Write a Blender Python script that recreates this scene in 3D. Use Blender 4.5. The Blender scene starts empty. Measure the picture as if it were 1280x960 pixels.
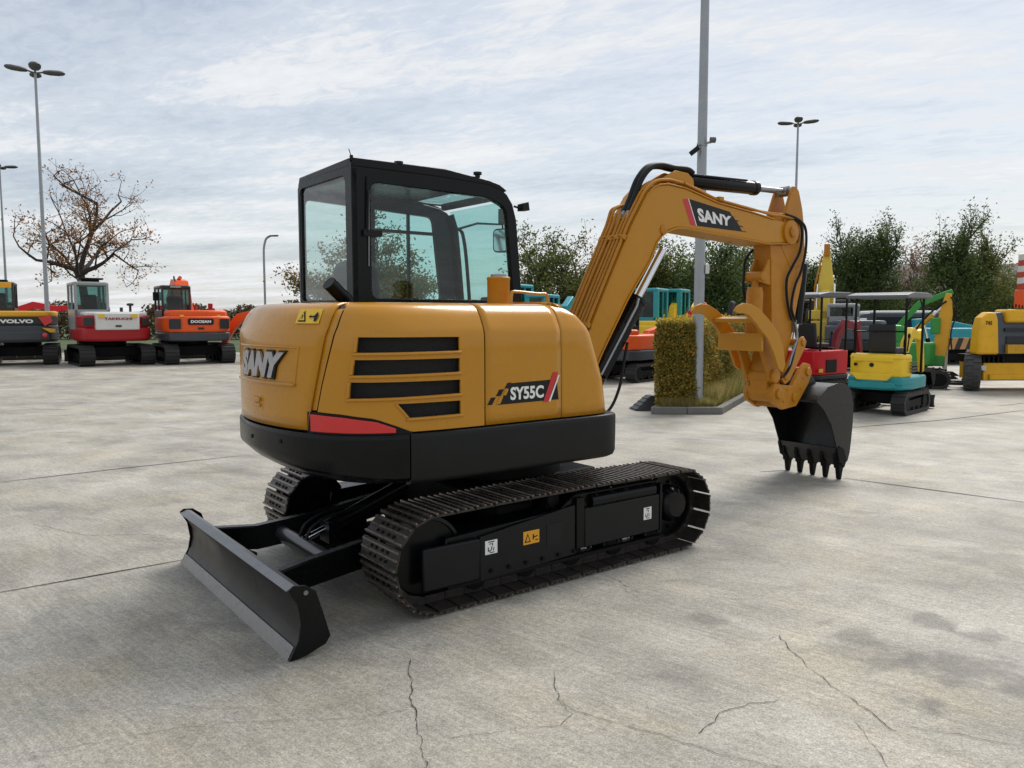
import bpy, bmesh, math, random, bisect
from mathutils import Vector, Matrix, Euler
random.seed(7)
R = math.radians
scene = bpy.context.scene
col = scene.collection

# ------------------------------------------------------------------ materials
MATS = {}
def nodes_of(m):
    m.use_nodes = True
    nt = m.node_tree
    return nt, nt.nodes, nt.links
def mat(name, c, rough=0.5, metal=0.0, coat=0.0, var=0.0, scale=6.0, bump=0.0, bscale=40.0, dirt=0.0, dirtc=(.12,.10,.08), spec=0.5, rvar=0.0, emit=None):
    if name in MATS: return MATS[name]
    m = bpy.data.materials.new(name)
    nt, N, L = nodes_of(m)
    b = N['Principled BSDF']
    b.inputs['Roughness'].default_value = rough
    b.inputs['Metallic'].default_value = metal
    b.inputs['Coat Weight'].default_value = coat
    b.inputs['Coat Roughness'].default_value = 0.12
    b.inputs['Specular IOR Level'].default_value = spec
    b.inputs['Base Color'].default_value = (*c, 1)
    if var or dirt or bump or rvar:
        tc = N.new('ShaderNodeTexCoord')
        n1 = N.new('ShaderNodeTexNoise'); n1.inputs['Scale'].default_value = scale; n1.inputs['Detail'].default_value = 8; n1.inputs['Roughness'].default_value = .65
        L.new(tc.outputs['Object'], n1.inputs['Vector'])
        mx = N.new('ShaderNodeMix'); mx.data_type = 'RGBA'
        mx.inputs['A'].default_value = (*[v*(1-var) for v in c], 1); mx.inputs['B'].default_value = (*[min(1, v*(1+var)) for v in c], 1)
        L.new(n1.outputs['Fac'], mx.inputs['Factor'])
        out = mx.outputs['Result']
        if dirt:
            n2 = N.new('ShaderNodeTexNoise'); n2.inputs['Scale'].default_value = scale*2.3; n2.inputs['Detail'].default_value = 10; n2.inputs['Roughness'].default_value = .75
            L.new(tc.outputs['Object'], n2.inputs['Vector'])
            rp = N.new('ShaderNodeValToRGB'); rp.color_ramp.elements[0].position = .52; rp.color_ramp.elements[1].position = .72
            rp.color_ramp.elements[1].color = (dirt, dirt, dirt, 1); rp.color_ramp.elements[0].color = (0, 0, 0, 1)
            L.new(n2.outputs['Fac'], rp.inputs['Fac'])
            m2 = N.new('ShaderNodeMix'); m2.data_type = 'RGBA'; m2.inputs['B'].default_value = (*dirtc, 1)
            L.new(rp.outputs['Color'], m2.inputs['Factor']); L.new(out, m2.inputs['A']); out = m2.outputs['Result']
        L.new(out, b.inputs['Base Color'])
        if rvar:
            mr = N.new('ShaderNodeMapRange'); mr.inputs['From Min'].default_value = .3; mr.inputs['From Max'].default_value = .7
            mr.inputs['To Min'].default_value = max(.03, rough-rvar); mr.inputs['To Max'].default_value = min(1, rough+rvar)
            L.new(n1.outputs['Fac'], mr.inputs['Value']); L.new(mr.outputs['Result'], b.inputs['Roughness'])
        if bump:
            n3 = N.new('ShaderNodeTexNoise'); n3.inputs['Scale'].default_value = bscale; n3.inputs['Detail'].default_value = 5
            L.new(tc.outputs['Object'], n3.inputs['Vector'])
            bp = N.new('ShaderNodeBump'); bp.inputs['Strength'].default_value = bump; bp.inputs['Distance'].default_value = .01
            L.new(n3.outputs['Fac'], bp.inputs['Height']); L.new(bp.outputs['Normal'], b.inputs['Normal'])
    if emit:
        b.inputs['Emission Color'].default_value = (*c, 1); b.inputs['Emission Strength'].default_value = emit
    MATS[name] = m
    return m

def glass_mat(name, tint, refl=1.0, rough=0.0):
    m = bpy.data.materials.new(name); nt, N, L = nodes_of(m)
    N.remove(N['Principled BSDF'])
    t = N.new('ShaderNodeBsdfTransparent'); t.inputs['Color'].default_value = (*tint, 1)
    g = N.new('ShaderNodeBsdfGlossy'); g.inputs['Roughness'].default_value = rough + .01; g.inputs['Color'].default_value = (.9, .9, .9, 1)
    f = N.new('ShaderNodeFresnel'); f.inputs['IOR'].default_value = 1.45
    mu = N.new('ShaderNodeMath'); mu.operation = 'MULTIPLY'; mu.inputs[1].default_value = refl; mu.use_clamp = True
    mx = N.new('ShaderNodeMixShader')
    ge = N.new('ShaderNodeNewGeometry'); iv = N.new('ShaderNodeMath'); iv.operation = 'SUBTRACT'; iv.inputs[0].default_value = 1.0; L.new(ge.outputs['Backfacing'], iv.inputs[1])
    m2 = N.new('ShaderNodeMath'); m2.operation = 'MULTIPLY'; L.new(iv.outputs[0], m2.inputs[1]); L.new(mu.outputs[0], m2.inputs[0])
    L.new(f.outputs[0], mu.inputs[0]); L.new(m2.outputs[0], mx.inputs[0]); L.new(t.outputs[0], mx.inputs[1]); L.new(g.outputs[0], mx.inputs[2])
    L.new(mx.outputs[0], N['Material Output'].inputs['Surface'])
    MATS[name] = m
    return m

def leaf_mat(name, cols, rough=.55, transl=.25):
    m = bpy.data.materials.new(name); nt, N, L = nodes_of(m)
    cols = [tuple(v*1.45 for v in c_) for c_ in cols]; transl = transl+.15
    b = N['Principled BSDF']; b.inputs['Roughness'].default_value = rough; b.inputs['Specular IOR Level'].default_value = .25
    g = N.new('ShaderNodeNewGeometry'); rp = N.new('ShaderNodeValToRGB'); cr = rp.color_ramp
    cr.elements[0].position = 0; cr.elements[0].color = (*cols[0], 1)
    cr.elements[1].position = 1; cr.elements[1].color = (*cols[-1], 1)
    for i, c in enumerate(cols[1:-1]):
        e = cr.elements.new((i+1)/(len(cols)-1)); e.color = (*c, 1)
    tc = N.new('ShaderNodeTexCoord'); n = N.new('ShaderNodeTexNoise'); n.inputs['Scale'].default_value = .9; n.inputs['Detail'].default_value = 2
    L.new(tc.outputs['Object'], n.inputs['Vector'])
    ad = N.new('ShaderNodeMath'); ad.operation = 'MULTIPLY_ADD'; ad.inputs[1].default_value = .6; ad.inputs[2].default_value = -.3
    L.new(n.outputs['Fac'], ad.inputs[0])
    a2 = N.new('ShaderNodeMath'); a2.operation = 'MULTIPLY_ADD'; a2.inputs[1].default_value = .8; L.new(g.outputs['Random Per Island'], a2.inputs[0])
    a3 = N.new('ShaderNodeMath'); a3.operation = 'MULTIPLY'; a3.inputs[1].default_value = 1.6
    L.new(ad.outputs[0], a3.inputs[0]); L.new(a3.outputs[0], a2.inputs[2])
    a4 = N.new('ShaderNodeMath'); a4.operation = 'ADD'; a4.inputs[1].default_value = .1; L.new(a2.outputs[0], a4.inputs[0]); a4.use_clamp = True
    L.new(a4.outputs[0], rp.inputs['Fac']); L.new(rp.outputs['Color'], b.inputs['Base Color'])
    tr = N.new('ShaderNodeBsdfTranslucent'); L.new(rp.outputs['Color'], tr.inputs['Color'])
    mx = N.new('ShaderNodeMixShader'); mx.inputs[0].default_value = transl
    L.new(b.outputs[0], mx.inputs[1]); L.new(tr.outputs[0], mx.inputs[2]); L.new(mx.outputs[0], N['Material Output'].inputs['Surface'])
    MATS[name] = m
    return m

YEL = mat('ochre_paint', (.505, .224, .011), .27, 0, .36, spec=.28, var=.07, scale=3, bump=.05, bscale=90, dirt=.22, dirtc=(.36, .21, .07), rvar=.06)
YELB = mat('ochre_paint_boom', (.515, .228, .012), .34, 0, .10, spec=.25, var=.08, scale=5, bump=.06, bscale=70, dirt=.25, dirtc=(.38, .20, .05), rvar=.1)
YELW = mat('ochre_paint_worn', (.48, .196, .012), .42, 0, .04, spec=.25, var=.2, scale=9, bump=.2, bscale=60, dirt=.5, dirtc=(.30, .14, .04))
BLK = mat('black_paint', (.004, .0045, .005), .28, 0, .06, spec=.18, var=.3, scale=4, bump=.05, bscale=60, dirt=.25, dirtc=(.014, .013, .012), rvar=.1)
BLKM = mat('black_matt', (.006, .006, .0065), .6, spec=.15, var=.3, scale=8, bump=.15, bscale=50, dirt=.3, dirtc=(.016, .014, .012))
CHAR = mat('charcoal_panel', (.0085, .009, .0095), .42, 0, .03, spec=.22, var=.15, scale=3, bump=.05, bscale=80, dirt=.3, dirtc=(.018, .017, .016), rvar=.08)
RUB = mat('black_rubber', (.008, .008, .008), .5, spec=.25, var=.2, scale=12)
GROU = mat('grouser_edge', (.19, .155, .13), .34, .7, var=.6, scale=18, dirt=.6, dirtc=(.05, .03, .02), rvar=.15)
SHOE = mat('worn_track_steel', (.034, .029, .026), .42, .35, var=.5, scale=14, bump=.3, bscale=60, dirt=.75, dirtc=(.075, .052, .038), rvar=.15)
EDGE = mat('scraped_steel', (.25, .24, .235), .38, .8, var=.3, scale=20, bump=.1, bscale=70, dirt=.5, dirtc=(.08, .065, .055), rvar=.15)
STEEL = mat('grey_steel', (.30, .31, .32), .35, .85, var=.2, scale=10)
CHROME = mat('chrome', (.75, .76, .78), .14, 1.0)
DARK = mat('dark_void', (.006, .006, .006), .8)
MESHM = mat('black_grille', (.008, .008, .008), .55, bump=1.0, bscale=300)
REDR = mat('red_reflector', (.62, .012, .014), .25, 0, .5, var=.12, scale=5)
REDP = mat('red_decal', (.55, .02, .03), .35)
WHT = mat('white_decal', (.80, .80, .78), .4)
DBLK = mat('black_decal', (.010, .010, .012), .4, spec=.25)
WARN = mat('yellow_sticker', (.80, .50, .03), .4)
ORST = mat('orange_sticker', (.75, .36, .02), .4)
YEL.node_tree.nodes['Principled BSDF'].inputs['Coat Roughness'].default_value = .05
GLASS = glass_mat('cab_glass', (.86, .925, .915), 1.5)
GLASSF = glass_mat('tinted_windscreen', (.70, .87, .855), 1.0)
GLASSB = glass_mat('machine_glass', (.55, .70, .68), 1.2)
SEATM = mat('seat_vinyl', (.02, .02, .022), .6, bump=.2, bscale=80)
INT = mat('cab_interior', (.035, .035, .037), .7)
GALV = mat('galvanised_steel', (.33, .35, .37), .45, .5, var=.15, scale=6, dirt=.3, dirtc=(.22, .23, .24))
LAMPM = mat('lamp_housing', (.10, .10, .11), .5)

# ------------------------------------------------------------------ mesh helpers
class MB:
    def __init__(s): s.v = []; s.f = []; s.mi = []; s.cur = 0
    def add(s, vs, fs):
        o = len(s.v); s.v += [tuple(v) for v in vs]; s.f += [tuple(i+o for i in f) for f in fs]; s.mi += [s.cur]*len(fs); return s
    def box(s, a, b, rot=None, piv=None):
        x0, y0, z0 = a; x1, y1, z1 = b
        vs = [(x0,y0,z0),(x1,y0,z0),(x1,y1,z0),(x0,y1,z0),(x0,y0,z1),(x1,y0,z1),(x1,y1,z1),(x0,y1,z1)]
        if rot is not None:
            m = Euler(rot).to_matrix(); p = Vector(piv if piv else ((x0+x1)/2,(y0+y1)/2,(z0+z1)/2))
            vs = [tuple(m @ (Vector(v)-p) + p) for v in vs]
        return s.add(vs, [(0,3,2,1),(4,5,6,7),(0,1,5,4),(1,2,6,5),(2,3,7,6),(3,0,4,7)])
    def prism(s, pts, a, b, ax='y'):
        """outline extruded along axis; pts are (x,z) for y, (x,y) for z, (y,z) for x"""
        n = len(pts)
        def P(p, t): return (p[0], t, p[1]) if ax == 'y' else ((p[0], p[1], t) if ax == 'z' else (t, p[0], p[1]))
        vs = [P(p, a) for p in pts] + [P(p, b) for p in pts]
        ar = sum(pts[i][0]*pts[(i+1)%n][1]-pts[(i+1)%n][0]*pts[i][1] for i in range(n))
        flip = (ar > 0) ^ (ax == 'y') ^ (b < a)
        fs = [tuple(range(n)), tuple(range(2*n-1, n-1, -1))] + [(i, n+i, n+(i+1)%n, (i+1)%n) for i in range(n)]
        if flip: fs = [tuple(reversed(f)) for f in fs]
        return s.add(vs, fs)
    def tube(s, path, r, n=10, cap=True, rr=None):
        P = [Vector(p) for p in path]; rs = rr if rr else [r]*len(P)
        vs = []; prev = None
        for i, p in enumerate(P):
            t = (P[min(i+1, len(P)-1)] - P[max(i-1, 0)]).normalized()
            if prev is None: u = t.orthogonal().normalized()
            else:
                u = prev - t*prev.dot(t)
                u = u.normalized() if u.length > 1e-6 else t.orthogonal().normalized()
            prev = u; w = t.cross(u)
            for k in range(n):
                a = 2*math.pi*k/n; vs.append(tuple(p + (u*math.cos(a)+w*math.sin(a))*rs[i]))
        fs = []
        for i in range(len(P)-1):
            for k in range(n):
                fs.append((i*n+k, i*n+(k+1)%n, (i+1)*n+(k+1)%n, (i+1)*n+k))
        if cap: fs += [tuple(reversed(range(n))), tuple(range((len(P)-1)*n, len(P)*n))]
        return s.add(vs, fs)
    def cyl(s, a, b, r, n=20, r2=None): return s.tube([a, b], r, n, rr=[r, r if r2 is None else r2])
    def lathe(s, prof, c, ax='y', n=32):
        """prof list of (radius, t) along the axis"""
        vs = []
        for r, t in prof:
            for k in range(n):
                a = 2*math.pi*k/n; u, w = r*math.cos(a), r*math.sin(a)
                vs.append((c[0]+u, c[1]+t, c[2]+w) if ax == 'y' else ((c[0]+u, c[1]+w, c[2]+t) if ax == 'z' else (c[0]+t, c[1]+u, c[2]+w)))
        fs = []
        for i in range(len(prof)-1):
            for k in range(n): fs.append((i*n+k, (i+1)*n+k, (i+1)*n+(k+1)%n, i*n+(k+1)%n))
        fs += [tuple(range(n)), tuple(reversed(range((len(prof)-1)*n, len(prof)*n)))]
        return s.add(vs, fs)
    def build(s, name, m, parent=None, bevel=0, seg=2, smooth=35, loc=None, fix=True):
        me = bpy.data.meshes.new(name); me.from_pydata(s.v, [], s.f)
        ms = m if isinstance(m, (list, tuple)) else [m]
        for q in ms: me.materials.append(q)
        if len(ms) > 1:
            for p, i in zip(me.polygons, s.mi): p.material_index = i
        if fix:
            bm = bmesh.new(); bm.from_mesh(me); bmesh.ops.recalc_face_normals(bm, faces=bm.faces); bm.to_mesh(me); bm.free()
        me.update()
        if smooth:
            for p in me.polygons: p.use_smooth = True
            me.set_sharp_from_angle(angle=R(smooth))
        o = bpy.data.objects.new(name, me); col.objects.link(o)
        while parent and parent.parent and parent.parent.parent: parent = parent.parent   # thing > part > sub-part, no deeper
        if parent: o.parent = parent
        if loc: o.location = loc
        if bevel:
            b = o.modifiers.new('Bevel', 'BEVEL'); b.width = bevel; b.segments = seg; b.limit_method = 'ANGLE'; b.angle_limit = R(40); b.harden_normals = False
        return o

def tag(o, label, cat, group=None, kind=None):
    if label: o['label'] = label
    if cat: o['category'] = cat
    if group: o['group'] = group
    if kind: o['kind'] = kind
    return o
def thing(name, label, cat, loc=(0,0,0), rz=0, group=None):
    o = bpy.data.objects.new(name, None); col.objects.link(o); o.location = loc; o.rotation_euler = (0, 0, rz)
    o.empty_display_size = .3
    return tag(o, label, cat, group)
def struct(o): o['kind'] = 'structure'; return o

def text_faces(txt, bold=.0, shear=0.0, xs=1.0, depth=0.0, res=3):
    """built-in lettering as (verts2d, faces); normalised to cap height 1, left aligned"""
    cu = bpy.data.curves.new('lettering', 'FONT'); cu.body = txt; cu.offset = bold; cu.shear = shear; cu.resolution_u = res
    cu.size = 1.0
    ob = bpy.data.objects.new('lettering', cu); col.objects.link(ob)
    dg = bpy.context.evaluated_depsgraph_get(); ev = ob.evaluated_get(dg); me = ev.to_mesh()
    vs = [(v.co.x, v.co.y) for v in me.vertices]; fs = [tuple(p.vertices) for p in me.polygons]
    ev.to_mesh_clear(); bpy.data.objects.remove(ob); bpy.data.curves.remove(cu)
    x0 = min(v[0] for v in vs); x1 = max(v[0] for v in vs); y0 = min(v[1] for v in vs); y1 = max(v[1] for v in vs)
    return [((v[0]-x0)/(x1-x0)*xs, (v[1]-y0)/(y1-y0)) for v in vs], fs

def quadmap(c, u, v):
    """bilinear: c = TL, TR, BR, BL ; u right, v up"""
    tl, tr, br, bl = [Vector(p) for p in c]
    return (bl*(1-u)+br*u)*(1-v) + (tl*(1-u)+tr*u)*v

def map_text(name, txt, fn, m, parent, bold=.02, shear=0.0):
    """fn(u,v)->point with u,v in 0..1"""
    vs, fs = text_faces(txt, bold, shear)
    b = MB(); b.add([fn(u, v) for u, v in vs], fs)
    return b.build(name, m, parent, smooth=0, fix=False)
def sheet(fn, poly, sub=1):
    """fan polygon given in (u,v), mapped"""
    return [fn(*p) for p in poly]

def rrect(x0, x1, y0, y1, r, n=5):
    out = []
    for cx, cy, a0 in ((x1-r, y1-r, 0), (x0+r, y1-r, 90), (x0+r, y0+r, 180), (x1-r, y0+r, 270)):
        for i in range(n+1):
            a = R(a0+90*i/n); out.append((cx+r*math.cos(a), cy+r*math.sin(a)))
    return out
def arc(cx, cy, r, a0, a1, n=8): return [(cx+r*math.cos(R(a0+(a1-a0)*i/n)), cy+r*math.sin(R(a0+(a1-a0)*i/n))) for i in range(n+1)]
def spline(P, n=8):
    P = [Vector(p) for p in P]; out = []
    for i in range(len(P)-1):
        p0, p1, p2, p3 = P[max(i-1, 0)], P[i], P[i+1], P[min(i+2, len(P)-1)]
        for j in range(n):
            t = j/n; out.append(.5*((2*p1)+(-p0+p2)*t+(2*p0-5*p1+4*p2-p3)*t*t+(-p0+3*p1-3*p2+p3)*t**3))
    out.append(P[-1]); return out
def frame_ring(outer, inner, a, b, ax='y'):
    """ring between two outlines of equal count, extruded"""
    m = MB(); n = len(outer)
    def P(p, t): return (p[0], t, p[1]) if ax == 'y' else ((p[0], p[1], t) if ax == 'z' else (t, p[0], p[1]))
    vs = [P(p, a) for p in outer]+[P(p, a) for p in inner]+[P(p, b) for p in outer]+[P(p, b) for p in inner]
    fs = []
    for i in range(n):
        j = (i+1) % n
        fs += [(i, j, n+j, n+i), (2*n+i, 3*n+i, 3*n+j, 2*n+j), (i, 2*n+i, 2*n+j, j), (n+i, n+j, 3*n+j, 3*n+i)]
    m.add(vs, fs); return m
# ------------------------------------------------------------------ body outline of the main excavator
CT=[(0.30,-.60),(0.30,-.80),(0.262,-.90),(0.16,-.93),(-0.3,-.93),(-0.95,-.93),(-1.3,-.885),(-1.5,-.78),(-1.63,-.6),(-1.72,-.35),(-1.76,0),(-1.72,.35),(-1.63,.6),(-1.5,.78),(-1.3,.885),(-0.95,.93),(-.3,.93)]
def _cr(P,n=12):
    out=[]
    for i in range(len(P)-1):
        p0=P[max(i-1,0)];p1=P[i];p2=P[i+1];p3=P[min(i+2,len(P)-1)]
        # centripetal-ish: scale tangents by chord
        def d(a,b): return math.hypot(a[0]-b[0],a[1]-b[1]) or 1e-6
        c=d(p1,p2);
        t1=[(p2[k]-p0[k])/(d(p0,p1)+c if i>0 else c)*c for k in (0,1)]
        t2=[(p3[k]-p1[k])/(c+d(p2,p3) if i<len(P)-2 else c)*c for k in (0,1)]
        for j in range(n):
            t=j/n;h00=2*t**3-3*t*t+1;h10=t**3-2*t*t+t;h01=-2*t**3+3*t*t;h11=t**3-t*t
            out.append(tuple(h00*p1[k]+h10*t1[k]+h01*p2[k]+h11*t2[k] for k in (0,1)))
    out.append(P[-1]);return out
OLP=_cr(CT);OLS=[0]
for a,b in zip(OLP,OLP[1:]): OLS.append(OLS[-1]+math.hypot(b[0]-a[0],b[1]-a[1]))
def OL(s):
    """point and outward normal at arc length s"""
    s=max(0,min(OLS[-1]-1e-6,s));i=max(0,bisect.bisect_right(OLS,s)-1);i=min(i,len(OLP)-2)
    t=(s-OLS[i])/(OLS[i+1]-OLS[i]);a,b=OLP[i],OLP[i+1]
    def tn(j):
        p,q=OLP[max(j-1,0)],OLP[min(j+1,len(OLP)-1)];d=math.hypot(q[0]-p[0],q[1]-p[1]);return ((q[0]-p[0])/d,(q[1]-p[1])/d)
    ta,tb=tn(i),tn(i+1);tx=ta[0]*(1-t)+tb[0]*t;ty=ta[1]*(1-t)+tb[1]*t;l=math.hypot(tx,ty)
    # travelling rearwards on right side: outward normal is -y => normal = (ty,-tx) rotated
    return (a[0]+(b[0]-a[0])*t,a[1]+(b[1]-a[1])*t),(-ty/l,tx/l)
PRO=[(1.0,0),(1.45,0),(1.565,.003),(1.60,.017),(1.66,.048),(1.70,.078),(1.722,.115),(1.733,.16),(1.736,.22)]
def inset(z):
    if z<=PRO[0][0]: return 0
    for (a,b),(c,d) in zip(PRO,PRO[1:]):
        if z<=c: return b+(d-b)*(z-a)/(c-a)
    return PRO[-1][1]
def fshift(z,x):
    # front end leans back
    pts=[(1.03,.04),(1.25,.075),(1.48,.16),(1.6,.21),(1.675,.255),(1.71,.32),(1.74,.40)]
    v=pts[0][1]
    if z>=pts[-1][0]: v=pts[-1][1]
    else:
        for (a,b),(c,d) in zip(pts,pts[1:]):
            if a<=z<=c: v=b+(d-b)*(z-a)/(c-a)
    w=max(0,min(1,(x+.25)/.55));w=w*w*(3-2*w)
    return v*w
def BP(s,z,off=0.0,lean=True):
    (x,y),(nx,ny)=OL(s);k=off-(inset(z) if lean else 0)
    x+=nx*k;y+=ny*k
    if lean: x-=fshift(z,x)
    return (x,y,z)

EX = thing('excavator', 'large ochre yellow crawler excavator with black cab, skirt and tracks in the foreground', 'excavator', (-0.111, 5.687, 0), R(37.2))

def skin_panel(name, s0f, s1f, z0f, z1, m, ns=24, off=0.0, thick=.012, zs=None, parent=EX, cap=True, cut=None):
    """curved body panel between two seams"""
    zz = zs or [None]
    rows = []
    ZL = [0, .15, .3, .45, .6]
    b = MB(); grid = []
    heights = [1.45, 1.50, 1.555, 1.58, 1.60, 1.63, 1.66, 1.70, 1.715, 1.722, 1.733, 1.736] if z1 > 1.7 else []
    nz = 5
    for i in range(ns+1):
        t = i/ns; colm = []
        sm = s0f(1.2)*(1-t)+s1f(1.2)*t; z0 = z0f(sm)
        zl = [z0+(1.40-z0)*k/nz for k in range(nz+1)] + heights if heights else [z0+(z1-z0)*k/nz for k in range(nz+1)]
        for z in zl:
            s = s0f(z)*(1-t)+s1f(z)*t; colm.append(BP(s, z, off))
        if heights and cap:
            s = s0f(1.736)*(1-t)+s1f(1.736)*t; q = BP(s, 1.738, off-.35); colm.append((min(q[0], -.05 if q[0] > -.2 else q[0]), q[1]*.8 if abs(q[1]) > .1 else q[1], 1.738))
        grid.append(colm)
    n = len(grid[0]); vs = [p for c in grid for p in c]
    fs = [(i*n+k, i*n+k+1, (i+1)*n+k+1, (i+1)*n+k) for i in range(ns) for k in range(n-1)]
    b.add(vs, fs); o = b.build(name, m, parent, smooth=50, fix=False)
    bm = bmesh.new(); bm.from_mesh(o.data)
    f0 = bm.faces[:] ; bm.faces.ensure_lookup_table()
    f = bm.faces[len(bm.faces)//2]; c = f.calc_center_median()
    if f.normal.dot(Vector((c.x+.5, c.y, 0))) < 0: bmesh.ops.reverse_faces(bm, faces=bm.faces)
    bm.to_mesh(o.data); bm.free()
    sd = o.modifiers.new('Solidify', 'SOLIDIFY'); sd.thickness = thick; sd.offset = -1
    if cut:
        bo = o.modifiers.new('Boolean', 'BOOLEAN'); bo.object = cut; bo.solver = 'EXACT'; bo.operation = 'DIFFERENCE'
        dg = bpy.context.evaluated_depsgraph_get(); ev = o.evaluated_get(dg); me = bpy.data.meshes.new_from_object(ev)
        o.modifiers.clear(); o.data = me; bpy.data.objects.remove(cut)
        for p in me.polygons: p.use_smooth = True
        me.set_sharp_from_angle(angle=R(32))
    return o

def lerp_tab(tab):
    def f(z):
        if z <= tab[0][0]: return tab[0][1]
        for (a, b), (c, d) in zip(tab, tab[1:]):
            if z <= c: return b+(d-b)*(z-a)/(c-a)
        return tab[-1][1]
    return f
cwR = lerp_tab([(1.0, 2.352), (1.15, 2.335), (1.3, 2.296), (1.47, 2.243), (1.6, 2.205), (1.74, 2.19)])   # seam on the side-panel edge
cwL = lerp_tab([(1.0, 2.41), (1.15, 2.385), (1.3, 2.345), (1.47, 2.301), (1.6, 2.268), (1.74, 2.255)])  # seam on the counterweight edge
s2 = lambda z: 1.345
s3 = lambda z: .760
SEND = OLS[-1]-.35
# vent cutters: (s,z) quads extruded through the side panel
VENTS = [[(2.085, 1.548), (1.511, 1.545), (1.511, 1.469), (2.095, 1.466)],
         [(2.105, 1.428), (1.509, 1.427), (1.509, 1.351), (2.117, 1.346)],
         [(2.130, 1.309), (1.506, 1.307), (1.506, 1.231), (2.138, 1.222)],
         [(1.882, 1.190), (1.505, 1.190), (1.505, 1.115), (1.815, 1.112)]]
def strip_poly(q, n=14):
    """TL, TR, BR, BL in (s,z) -> top and bottom rows of n+1 points"""
    tl, tr, br, bl = q
    top = [(tl[0]+(tr[0]-tl[0])*i/n, tl[1]+(tr[1]-tl[1])*i/n) for i in range(n+1)]
    bot = [(bl[0]+(br[0]-bl[0])*i/n, bl[1]+(br[1]-bl[1])*i/n) for i in range(n+1)]
    return top, bot
def slab(q, o0, o1, n=14, m=None):
    """curved slab following the body between offsets o0 (inner) and o1 (outer)"""
    m = m or MB(); top, bot = strip_poly(q, n)
    vs = []
    for (s, z), (s_, z_) in zip(top, bot): vs += [BP(s, z, o1), BP(s_, z_, o1), BP(s_, z_, o0), BP(s, z, o0)]
    fs = []
    for i in range(n):
        for k in range(4): fs.append((i*4+k, i*4+(k+1) % 4, (i+1)*4+(k+1) % 4, (i+1)*4+k))
    fs += [(3, 2, 1, 0), (n*4, n*4+1, n*4+2, n*4+3)]
    m.add(vs, fs); return m
cm = MB()
for q in VENTS: slab(q, -.05, .05, 14, cm)
cutter = cm.build('cutter', DARK, EX, smooth=0)
zred = lerp_tab([(1.80, 1.036), (1.885, 1.072), (1.998, 1.114), (2.17, 1.136), (2.36, 1.146), (2.5, 1.146)])
bpy.context.view_layer.update()
side = skin_panel('engine_door', s2, cwR, zred, 1.736, YEL, ns=40, cut=cutter)
# s2 side gap: 8 mm
mid = skin_panel('side_door', lambda z: s3(z)+.004, lambda z: s2(z)-.010, lambda s: 1.036, 1.736, YEL, ns=12)
frt = skin_panel('front_panel', lambda z: .0, lambda z: s3(z)-.004, lambda s: 1.036, 1.736, YEL, ns=30)
cw = skin_panel('counterweight', cwL, lambda z: SEND, lambda s: 1.040, 1.736, YEL, ns=40, off=.004)
# dark core right behind the panels so the seams and vents read as gaps
def core(name, s0, s1, z0, z1, off, m, ns=60):
    b = MB(); zz = [z0, 1.2, 1.45, 1.55, 1.6, 1.66, 1.70, z1] if z1 > 1.6 else [z0+(z1-z0)*k/6 for k in range(7)]
    vs = [BP(s0+(s1-s0)*i/ns, z, off) for i in range(ns+1) for z in zz]; n = len(zz)
    fs = [(i*n+k, i*n+k+1, (i+1)*n+k+1, (i+1)*n+k) for i in range(ns) for k in range(n-1)]
    fs.append(tuple(i*n+n-1 for i in range(ns+1))); fs.append(tuple(i*n for i in range(ns, -1, -1)))
    b.add(vs, fs); return b.build(name, m, EX, smooth=40, fix=False)
core('inner_body', .02, OLS[-1], 1.0, 1.715, -.030, MESHM)
# painted return strip inside the rear seam
b = MB(); zz = [1.15+.045*i for i in range(14)]
vs = [BP(f(z)+d, z, -.012) for z in zz for f, d in ((cwR, .016), (cwL, .004))]
b.add(vs, [(2*i, 2*i+1, 2*i+3, 2*i+2) for i in range(len(zz)-1)]); b.build('seam_return', YEL, EX, smooth=40)
# vent sills
for q in VENTS:
    tl, tr, br, bl = q
    lg = slab([(bl[0]+.02, bl[1]-.001), (br[0]-.012, br[1]-.001), (br[0]-.012, br[1]-.016), (bl[0]+.02, bl[1]-.016)], -.004, .012)
    slab([(bl[0]+.0, tl[1]+.0), (bl[0]+.02 if 0 else bl[0]+.0001, tl[1])]*2 if 0 else [(tl[0]+.018, tl[1]), (tl[0]+.002, tl[1]), (bl[0]+.002, bl[1]), (bl[0]+.018, bl[1])], -.004, .009, 3, lg)
    lg.build('vent_sill', YEL, side, bevel=.004)
# raised field round the vents
# skirt: right side piece, rear piece (lower counterweight)
def skirt(name, s0, s1, m, zb=.735, zt=1.026, off=.012, ns=40, roundb=.05, tail=False):
    b = MB(); rows = []
    for i in range(ns+1):
        s = s0+(s1-s0)*i/ns
        if tail:
            k = min(1, max(0, (s-1.9)/1.0)); rb = .05+.10*k
            prof = [(zt+.002, -.05), (zt, off-.004), (zt-.008, off+.003), (zt-.03, off+.004), (.90, off+.004), (.735+rb, off+.0), (.735+rb*.55, off-.03-rb*.25), (.735+rb*.2, off-.06-rb*.6), (.735, off-.10-rb)]
        else:
            prof = [(zt+.002, -.05), (zt, off-.004), (zt-.008, off+.003), (zt-.03, off+.004), (.9, off+.004), (zb+roundb, off+.002), (zb+roundb*.4, off-.012), (zb+.006, off-.04), (zb, off-.09)]
        rows.append([BPs(s, z, o) for z, o in prof])
    n = len(rows[0]); vs = [p for r in rows for p in r]
    fs = [(i*n+k, i*n+k+1, (i+1)*n+k+1, (i+1)*n+k) for i in range(ns) for k in range(n-1)]
    fs.append(tuple(range(n))); fs.append(tuple(ns*n+k for k in reversed(range(n))))
    b.add(vs, fs); return b.build(name, m, EX, smooth=50)
def BPs(s, z, off):
    (x, y), (nx, ny) = OL(s); return (x+nx*off+(.03 if x > .1 else 0), y+ny*off, z)
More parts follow.
